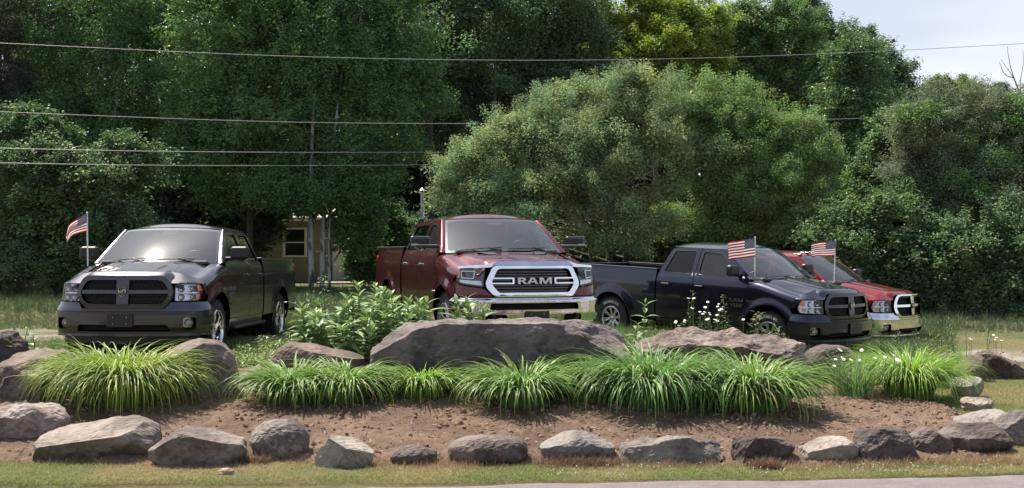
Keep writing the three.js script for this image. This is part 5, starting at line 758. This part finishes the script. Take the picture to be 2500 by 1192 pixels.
tree('large rounded grey-green willow behind the maroon truck', 1480, 33, [[1560, 250, 110, 65], [1420, 290, 130, 75], [1320, 310, 70, 70], [1250, 400, 130, 100], [1130, 460, 70, 90], [1420, 410, 140, 100, 0.7], [1560, 380, 130, 110, 0.4], [1320, 500, 140, 90, 0.8], [1500, 530, 140, 90, 0.6], [1180, 560, 120, 70]], { seed: 12, col: C.willow, leaf: 'fine', n: 18000, trunks: [[1440, 0.10], [1490, 0.12], [1530, 0.08]], second: [0.165, 0.21, 0.085], tone: 0.55 });
tree('yellowish green willow right of the large grey-green one', 1800, 34, [[1710, 280, 90, 80], [1800, 300, 80, 75], [1890, 340, 80, 70], [1760, 420, 120, 100, 0.4], [1900, 450, 120, 100, 0.4], [1720, 540, 110, 80], [1860, 560, 130, 70], [1980, 400, 60, 90]], { seed: 13, col: C.willow2, leaf: 'fine', n: 16000, trunks: [[1690, 0.10], [1755, 0.10], [1830, 0.08]], second: [0.13, 0.17, 0.06] });
tree('grey-green thicket tree at the right edge of the view', 2400, 34, [[2270, 320, 110, 90], [2400, 310, 120, 80], [2510, 330, 80, 80], [2500, 420, 90, 120], [2270, 450, 120, 90], [2400, 480, 130, 110, 0.5], [2330, 580, 130, 90]], { seed: 14, col: [0.085, 0.118, 0.06], leaf: 'fine', n: 14000, second: C.shrub });
tree('dark leafy bush behind the red truck', 2150, 31.5, [[2060, 610, 110, 90], [2180, 600, 110, 100], [2230, 710, 120, 80], [2130, 720, 90, 60]], { seed: 15, col: [0.058, 0.11, 0.032], n: 6500, name: 'bush', cat: 'bush', trunks: [[2130, 0.06], [2180, 0.06]] });
tree('dark bush at the right edge above the yellow flowers', 2420, 30.5, [[2340, 660, 110, 90], [2460, 620, 100, 110], [2420, 740, 130, 80], [2520, 720, 80, 100], [2310, 760, 70, 55]], { seed: 16, col: [0.052, 0.10, 0.032], n: 7000, name: 'bush', cat: 'bush', trunks: [[2400, 0.06], [2470, 0.06]] });
tree('sunlit young maple at far left behind the flag', 140, 33, [[110, 400, 110, 45], [200, 440, 110, 50], [90, 480, 120, 60], [200, 530, 130, 70], [40, 330, 90, 60, -1], [280, 400, 90, 60, -1], [70, 580, 110, 70], [310, 590, 90, 60], [160, 640, 160, 60]], { seed: 17, col: [0.048, 0.095, 0.028], n: 9500, puff: 0.34, second: [0.075, 0.135, 0.036] });
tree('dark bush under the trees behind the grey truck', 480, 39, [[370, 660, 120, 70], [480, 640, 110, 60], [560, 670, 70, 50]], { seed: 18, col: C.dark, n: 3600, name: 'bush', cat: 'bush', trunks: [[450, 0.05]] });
tree('broken-sunlit bush between the cabin and the maroon truck', 930, 39.5, [[920, 560, 60, 60], [960, 620, 70, 60], [900, 640, 40, 40], [975, 585, 40, 45]], { seed: 19, col: C.birch, n: 3200, name: 'bush', cat: 'bush', trunks: [[935, 0.05]] });
tree('small yellow-green tree on the far right skyline', 2340, 56, [[2290, 230, 30, 30], [2340, 230, 50, 35], [2300, 270, 60, 40], [2390, 260, 50, 35]], { seed: 20, col: [0.105, 0.155, 0.04], n: 3200 });
tree('small dark pointed tree on the far right skyline', 2450, 56, [[2440, 235, 14, 25], [2445, 275, 35, 35], [2490, 290, 40, 40], [2450, 330, 70, 40]], { seed: 21, col: [0.045, 0.075, 0.035], leaf: 'needle', n: 3000, size: 1.4 });
tree('leafy understorey bush between the willows and the navy truck', 1650, 33.5, [[1560, 620, 110, 45, -0.8], [1700, 630, 120, 45, -1], [1420, 620, 110, 45, -1], [1850, 640, 110, 50, -0.8], [1980, 650, 90, 60, -0.6]], { seed: 22, col: [0.05, 0.09, 0.03], n: 6000, name: 'bush', cat: 'bush', trunks: [[1600, 0.05], [1700, 0.05]] });
tree('mid-green bushy tree filling the gap right of the cone-shaped birch', 2190, 36, [[2190, 350, 60, 60], [2170, 450, 80, 80], [2210, 540, 90, 80], [2140, 560, 70, 60]], { seed: 23, col: [0.075, 0.135, 0.042], n: 5200, trunks: [[2180, 0.07]] });
{ // bare dead tree at the right edge
  const d = 52, T = thing('dead_tree', 'leafless dead tree with thin bare branches at the right edge of the sky', 'tree'), X = pxX(2488, d), Y0 = height(X, -d), P = (x, y) => V3(pxX(x, d) - X, pxY(y, d) - Y0, 0); T.position.set(X, Y0, -d);
  part('trunk', taper([V3(0, -0.1, 0), P(2500, 330), P(2495, 240), P(2482, 205)], 0.12, 0.03, 14), std([0.28, 0.24, 0.22], 0.9), T);
  const b = [[[2493, 240], [2475, 190], [2455, 160], [2445, 145]], [[2482, 205], [2470, 170], [2462, 130], [2460, 112]], [[2495, 240], [2492, 200], [2500, 150], [2498, 125]], [[2475, 190], [2455, 182], [2440, 150]], [[2495, 215], [2508, 190], [2512, 140]], [[2486, 225], [2462, 205], [2452, 190]]];
  part('branches', merge(b.map((l) => taper(l.map((p) => P(...p)), 0.028, 0.008, 10, 5))), std([0.28, 0.24, 0.22], 0.9), T);
}
// the mass of forest behind, the undergrowth, and the wood across the road behind the viewer
function woods(name, label, n, pick, col, size, leaf = 'big') {
  const r = rng(n + 3), m = new THREE.InstancedMesh(SPRAY[leaf], crownMat, n), M = new THREE.Matrix4(), q = new THREE.Quaternion(), E = new THREE.Euler(); let k = 0;
  for (let t = 0; k < n && t < n * 10; t++) { const p = pick(r); if (!p) continue; const s = size * (0.6 + 0.8 * r()); q.setFromEuler(E.set((r() - 0.5) * 1.2, r() * 6.28, (r() - 0.5) * 1.2)); M.compose(p, q, V3(s, s, s)); m.setMatrixAt(k, M); m.setColorAt(k++, rgb(...vary(col, r, 0.6))); }
  m.count = k; m.name = name; m.castShadow = m.receiveShadow = true; scene.add(m); return tag(m, label, 'wood', null, 'stuff');
}
const skyline = (px) => { const K = [[-400, -400], [1380, -300], [1430, 40], [1480, 60], [1700, 60], [1800, 50], [2020, 130], [2100, 170], [2200, 270], [2300, 270], [2600, 300]]; for (let i = 1; i < K.length; i++) if (px < K[i][0]) return lerp(K[i - 1][1], K[i][1], (px - K[i - 1][0]) / (K[i][0] - K[i - 1][0])); return 300; };
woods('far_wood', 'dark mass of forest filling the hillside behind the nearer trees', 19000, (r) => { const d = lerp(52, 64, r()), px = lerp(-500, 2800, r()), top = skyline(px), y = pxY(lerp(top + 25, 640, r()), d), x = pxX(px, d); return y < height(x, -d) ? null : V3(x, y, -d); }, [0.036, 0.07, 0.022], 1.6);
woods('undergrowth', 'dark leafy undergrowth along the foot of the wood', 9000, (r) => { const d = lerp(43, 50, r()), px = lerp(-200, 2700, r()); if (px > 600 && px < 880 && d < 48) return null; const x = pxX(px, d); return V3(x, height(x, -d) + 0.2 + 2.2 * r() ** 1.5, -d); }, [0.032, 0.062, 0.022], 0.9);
woods('roadside_wood', 'wood on the other side of the road, behind the viewer', 3000, (r) => { const x = lerp(-75, 75, r()), z = lerp(58, 70, r()); return V3(x * 2, -0.3 + 9 * r() * (0.7 + 0.3 * noise(x * 0.2, 0, 0)), z); }, [0.05, 0.085, 0.03], 4.6);
// ---------------------------------------------------------------- tan cabin, shed, wires
{
  const d = 44, L = pxX(560, d), R = pxX(862, d), g = 0.22, eave = pxY(532, d), ridge = pxY(462, d), dep = 5.2, T = thing('cabin', 'small tan clapboard cabin with white window and door, half hidden by birches', 'cabin'); T.position.set((L + R) / 2, g, -d);
  const W = R - L, H = eave - g, hr = ridge - g, tan = std([0.29, 0.25, 0.205], 0.85), tan2 = std([0.265, 0.228, 0.187], 0.85), white = std([0.72, 0.72, 0.70], 0.7), blue = std([0.10, 0.15, 0.24], 0.6), fx = (px) => pxX(px, d) - T.position.x, fy = (py) => pxY(py, d) - g;
  const win = [fx(694), fx(746), fy(624), fy(560)], door = [fx(812), fx(842), 0.06, fy(596)];
  part('wall', merge([new THREE.BoxGeometry(W - 0.06, H, dep - 0.06).translate(0, H / 2, -dep / 2)]), tan2, T);
  const bh = 0.125, boards = Math.ceil(H / bh), holes = [win, door];
  for (let i = 0; i < boards; i++) { const y0 = i * bh, y1 = Math.min(H, y0 + bh); let segs = [[-W / 2 + 0.09, W / 2 - 0.09]]; for (const h of holes) if (y1 > h[2] - 0.06 && y0 < h[3] + 0.06) segs = segs.flatMap(([a, b]) => (h[0] - 0.07 > a && h[1] + 0.07 < b ? [[a, h[0] - 0.07], [h[1] + 0.07, b]] : [[a, b]])); for (const [a, b] of segs) part('siding_board', new THREE.BoxGeometry(b - a, bh + 0.012, 0.016).rotateX(-0.09).translate((a + b) / 2, y0 + bh / 2, -0.012 + 0.012), i % 3 ? tan : tan2, T); }
  for (const s of [-1, 1]) part('corner_board', box(0.10, H, 0.10, s * (W / 2 - 0.05), H / 2, -0.03, 0.006), s > 0 ? white : tan, T);
  part('corner_post', box(0.10, H, 0.10, fx(845), H / 2, 0.10, 0.006), blue, T);
  const wf = part('window', merge([box(win[1] - win[0] + 0.12, 0.07, 0.06, (win[0] + win[1]) / 2, win[3] + 0.03, 0.02), box(win[1] - win[0] + 0.16, 0.07, 0.09, (win[0] + win[1]) / 2, win[2] - 0.03, 0.03), ...[0, 1].map((k) => box(0.06, win[3] - win[2], 0.06, win[k] + (k ? 0.03 : -0.03), (win[2] + win[3]) / 2, 0.02))]), white, T);
  part('pane', box(win[1] - win[0], win[3] - win[2], 0.01, (win[0] + win[1]) / 2, (win[2] + win[3]) / 2, 0.012, 0.002), phys([0.02, 0.022, 0.022], 0.03), wf);
  part('glazing_bar', merge([box(win[1] - win[0], 0.045, 0.03, (win[0] + win[1]) / 2, (win[2] + win[3]) / 2, 0.03), ...[0, 1].map((k) => box(0.04, win[3] - win[2], 0.03, win[k] + (k ? -0.02 : 0.02), (win[2] + win[3]) / 2, 0.028))]), white, wf);
  const dr = part('door', box(door[1] - door[0], door[3] - door[2], 0.05, (door[0] + door[1]) / 2, (door[2] + door[3]) / 2, 0.02, 0.006), white, T);
  const lite = CM.glass; for (let k = 0; k < 4; k++) part('pane', box(0.075, 0.13, 0.012, lerp(door[0], door[1], (k + 0.5) / 4), door[3] - 0.18, 0.05, 0.003), phys([0.03, 0.03, 0.03], 0.05), dr);
  for (const y of [0.35, 1.05]) for (const k of [0.27, 0.73]) part('door_panel', box(0.15, 0.5, 0.012, lerp(door[0], door[1], k), door[2] + y, 0.05, 0.005), white, dr);
  part('handle', new THREE.SphereGeometry(0.03, 10, 8).translate(door[1] - 0.05, 0.95, 0.07), CM.satin, dr);
  // pale metal roof with standing seams
  const rise = hr - H, run = dep / 2 + 0.35, len = Math.hypot(rise, run), ang = Math.atan2(rise, run), metal = std([0.33, 0.32, 0.32], 0.45, { metalness: 0.3 });
  for (const s of [1, -1]) { const rf = part('roof', box(W + 0.5, 0.05, len, 0, H + rise / 2 - 0.02, -dep / 2 + s * run / 2, 0.01, s * ang), metal, T); for (let k = 0; k <= 12; k++) part('roof_seam', box(0.03, 0.035, len - 0.02, -W / 2 - 0.2 + k * (W + 0.4) / 12, H + rise / 2 + 0.018, -dep / 2 + s * run / 2, 0.006, s * ang), metal, rf); }
  part('ridge_cap', box(W + 0.52, 0.05, 0.22, 0, hr + 0.02, -dep / 2, 0.01), metal, T);
  for (const s of [-1, 1]) { const sh = new THREE.Shape(); sh.moveTo(-dep / 2, 0); sh.lineTo(dep / 2, 0); sh.lineTo(0, rise - 0.06); sh.closePath(); part('gable', new THREE.ExtrudeGeometry(sh, { depth: 0.06, bevelEnabled: false }).rotateY(Math.PI / 2).translate(s > 0 ? W / 2 - 0.08 : -W / 2 + 0.02, H, -dep / 2), tan2, T); }
  part('fascia', box(W + 0.5, 0.14, 0.03, 0, H - 0.06, 0.37, 0.005), white, T);
  const st = new THREE.BoxGeometry(2.6, 0.12, 1.8).translate(pxX(872, 42.8), 0.31, -42.6); setting('path', st, std([0.42, 0.39, 0.36], 0.9));
}
{
  const d = 43.5, T = thing('shed', 'low brown shed with a bluish roof and a metal stovepipe behind the maroon truck', 'shed'), x0 = pxX(925, d), x1 = pxX(1075, d), X = (x0 + x1) / 2; T.position.set(X, 0.2, -d);
  const W = x1 - x0, y1 = pxY(520, d) - 0.2, y0 = pxY(575, d) - 0.2, brown = std([0.16, 0.10, 0.075], 0.9), roofM = std([0.20, 0.26, 0.32], 0.5, { metalness: 0.2 });
  part('wall', box(W, y0, 2.6, 0, y0 / 2, -1.6, 0.01), brown, T);
  const ang = Math.atan2(y1 - y0, W), len = Math.hypot(W, y1 - y0) + 0.3; part('roof', box(len, 0.07, 3.2, 0, (y0 + y1) / 2 + 0.02, -1.5, 0.01, 0, 0, ang), roofM, T);
  part('gable', (() => { const s = new THREE.Shape(); s.moveTo(-W / 2, y0 - 0.02); s.lineTo(W / 2, y0 - 0.02); s.lineTo(W / 2, y1 - 0.06); s.closePath(); return new THREE.ExtrudeGeometry(s, { depth: 0.05, bevelEnabled: false }).translate(0, 0, -0.36); })(), brown, T);
  const cx = pxX(1027, d) - X, cy0 = y0 + 0.4, cy1 = pxY(466, d) - 0.2, pipe = part('stovepipe', merge([new THREE.CylinderGeometry(0.075, 0.075, cy1 - cy0, 16).translate(cx, (cy0 + cy1) / 2, -0.9), new THREE.CylinderGeometry(0.095, 0.095, 0.06, 16).translate(cx, cy0 + (cy1 - cy0) * 0.45, -0.9)]), phys([0.6, 0.61, 0.63], 0.28, { metalness: 0.9 }), T);
  part('rain_cap', merge([new THREE.ConeGeometry(0.15, 0.10, 16).translate(cx, cy1 + 0.11, -0.9), new THREE.CylinderGeometry(0.01, 0.01, 0.12, 6).translate(cx - 0.06, cy1 + 0.03, -0.9), new THREE.CylinderGeometry(0.01, 0.01, 0.12, 6).translate(cx + 0.06, cy1 + 0.03, -0.9)]), phys([0.75, 0.76, 0.78], 0.25, { metalness: 0.9 }), pipe);
}
{ const wireM = std([0.36, 0.36, 0.37], 0.5, { metalness: 0.4 });
  const wire = (label, pts, r) => solo('power_line', tube(pts.map(([x, y, d]) => V3(pxX(x, d), pxY(y, d), -d)), r, 60, 6), wireM, label, 'power line', 'overhead power lines');
  wire('topmost overhead wire crossing the whole view and the sky', [[-250, 92, 29.5], [0, 105, 30], [700, 137, 32], [1250, 147, 33.6], [1700, 142, 35.2], [2170, 124, 36.6], [2500, 106, 37.5], [2750, 92, 38]], 0.008);
  wire('second overhead wire from the top, passing behind the willow tops', [[-250, 262, 29.5], [0, 273, 30], [700, 298, 32.5], [1250, 302, 34.5], [1700, 300, 35.5], [1980, 293, 36], [2480, 274, 37.4], [2750, 262, 38]], 0.0075);
  wire('third overhead wire from the top, thicker at left', [[-250, 355, 29.5], [0, 362, 30], [400, 370, 31.5], [1000, 372, 36], [1500, 366, 42], [2000, 345, 46], [2500, 325, 48]], 0.010);
  wire('lowest overhead wire, just above the young maple', [[-250, 393, 29.5], [0, 398, 30], [400, 404, 31.5], [1000, 403, 36], [1500, 396, 42], [2000, 375, 46], [2500, 355, 48]], 0.009); }

// ---------------------------------------------------------------- stick flags on the trucks
const flagTex = (() => {
  const c = document.createElement('canvas'); c.width = 494; c.height = 260; const g = c.getContext('2d');
  for (let i = 0; i < 13; i++) { g.fillStyle = i % 2 ? '#f1efec' : '#98101f'; g.fillRect(0, i * 20, 494, 20); }
  g.fillStyle = '#11164a'; g.fillRect(0, 0, 198, 140); g.fillStyle = '#ffffff';
  for (let row = 0; row < 9; row++) for (let k = 0; k < (row % 2 ? 5 : 6); k++) { const x = 16.5 + (row % 2 ? 16.5 : 0) + k * 33, y = 14 + row * 14; g.beginPath(); for (let p = 0; p < 10; p++) { const a = -Math.PI / 2 + p * Math.PI / 5, q = p % 2 ? 2.9 : 7.4; g.lineTo(x + q * Math.cos(a), y + q * Math.sin(a)); } g.fill(); }
  const t = new THREE.CanvasTexture(c); t.colorSpace = THREE.SRGBColorSpace; t.magFilter = THREE.LinearFilter; return t;
})();
function flag(label, pxTop, pyTop, pxFoot, pyFoot, d, w, h, droop, fold, seed) {
  const T = thing('flag', label, 'flag', 'small flags on trucks'), foot = V3(pxX(pxFoot, d), pxY(pyFoot, d), -d), top = V3(pxX(pxTop, d), pxY(pyTop, d), -d); T.position.copy(foot);
  const e = top.clone().sub(foot), r = rng(seed);
  part('pole', merge([tube([V3(), e.clone().multiplyScalar(0.5), e], 0.011, 6, 8), new THREE.SphereGeometry(0.014, 8, 6).translate(e.x, e.y, e.z)]), std([0.80, 0.80, 0.79], 0.4), T);
  const nx = 28, ny = 16, pos = [], uv = [], idx = [];
  for (let j = 0; j <= ny; j++) for (let i = 0; i <= nx; i++) {
    const s = i / nx, t = j / ny, bunch = 1 - fold * s, x = -s * w * (1 - 0.35 * fold * s), y = -t * h * bunch - droop * (s * s * 0.5 + s * 0.5) , z = 0.034 * Math.sin(s * (6 + seed % 3) + t * 1.8 + seed) * (0.3 + s) + fold * 0.06 * Math.sin(t * 9 + s * 4) * s;
    pos.push(e.x + x, e.y - 0.006 + y + 0.012 * Math.sin(s * 5.5 + seed * 2) * s, e.z + z + 0.012); uv.push(s, 1 - t); if (i < nx && j < ny) { const a = j * (nx + 1) + i; idx.push(a, a + 1, a + nx + 1, a + 1, a + nx + 2, a + nx + 1); }
  }
  part('cloth', geom(pos, idx, uv), phys([1, 1, 1], 1, { map: flagTex, side: THREE.DoubleSide, transmission: 0.42, thickness: 0 }), T);
}
flag('drooping stars and stripes flag on a white stick at the grey truck\'s side', 212, 520, 214, 650, 16.9, 0.36, 0.26, 0.27, 0.45, 2);
flag('flying stars and stripes flag on the navy truck', 1844, 580, 1843, 698, 20.3, 0.47, 0.32, 0.09, 0.05, 4.4);
flag('flying stars and stripes flag on the red truck', 2040, 587, 2037, 690, 23.3, 0.49, 0.30, 0.07, 0.14, 8.3);
pickup('silver pickup truck of which only the tail shows at the left edge', { paint: paint([0.42, 0.42, 0.43], 0.35, 0.5), grille: blackBar, wheel: 'star', at: [pxX(0, 33) - 4.6, 0.18, -33.6, -1.45, 0] });
renderer.render(scene, camera);
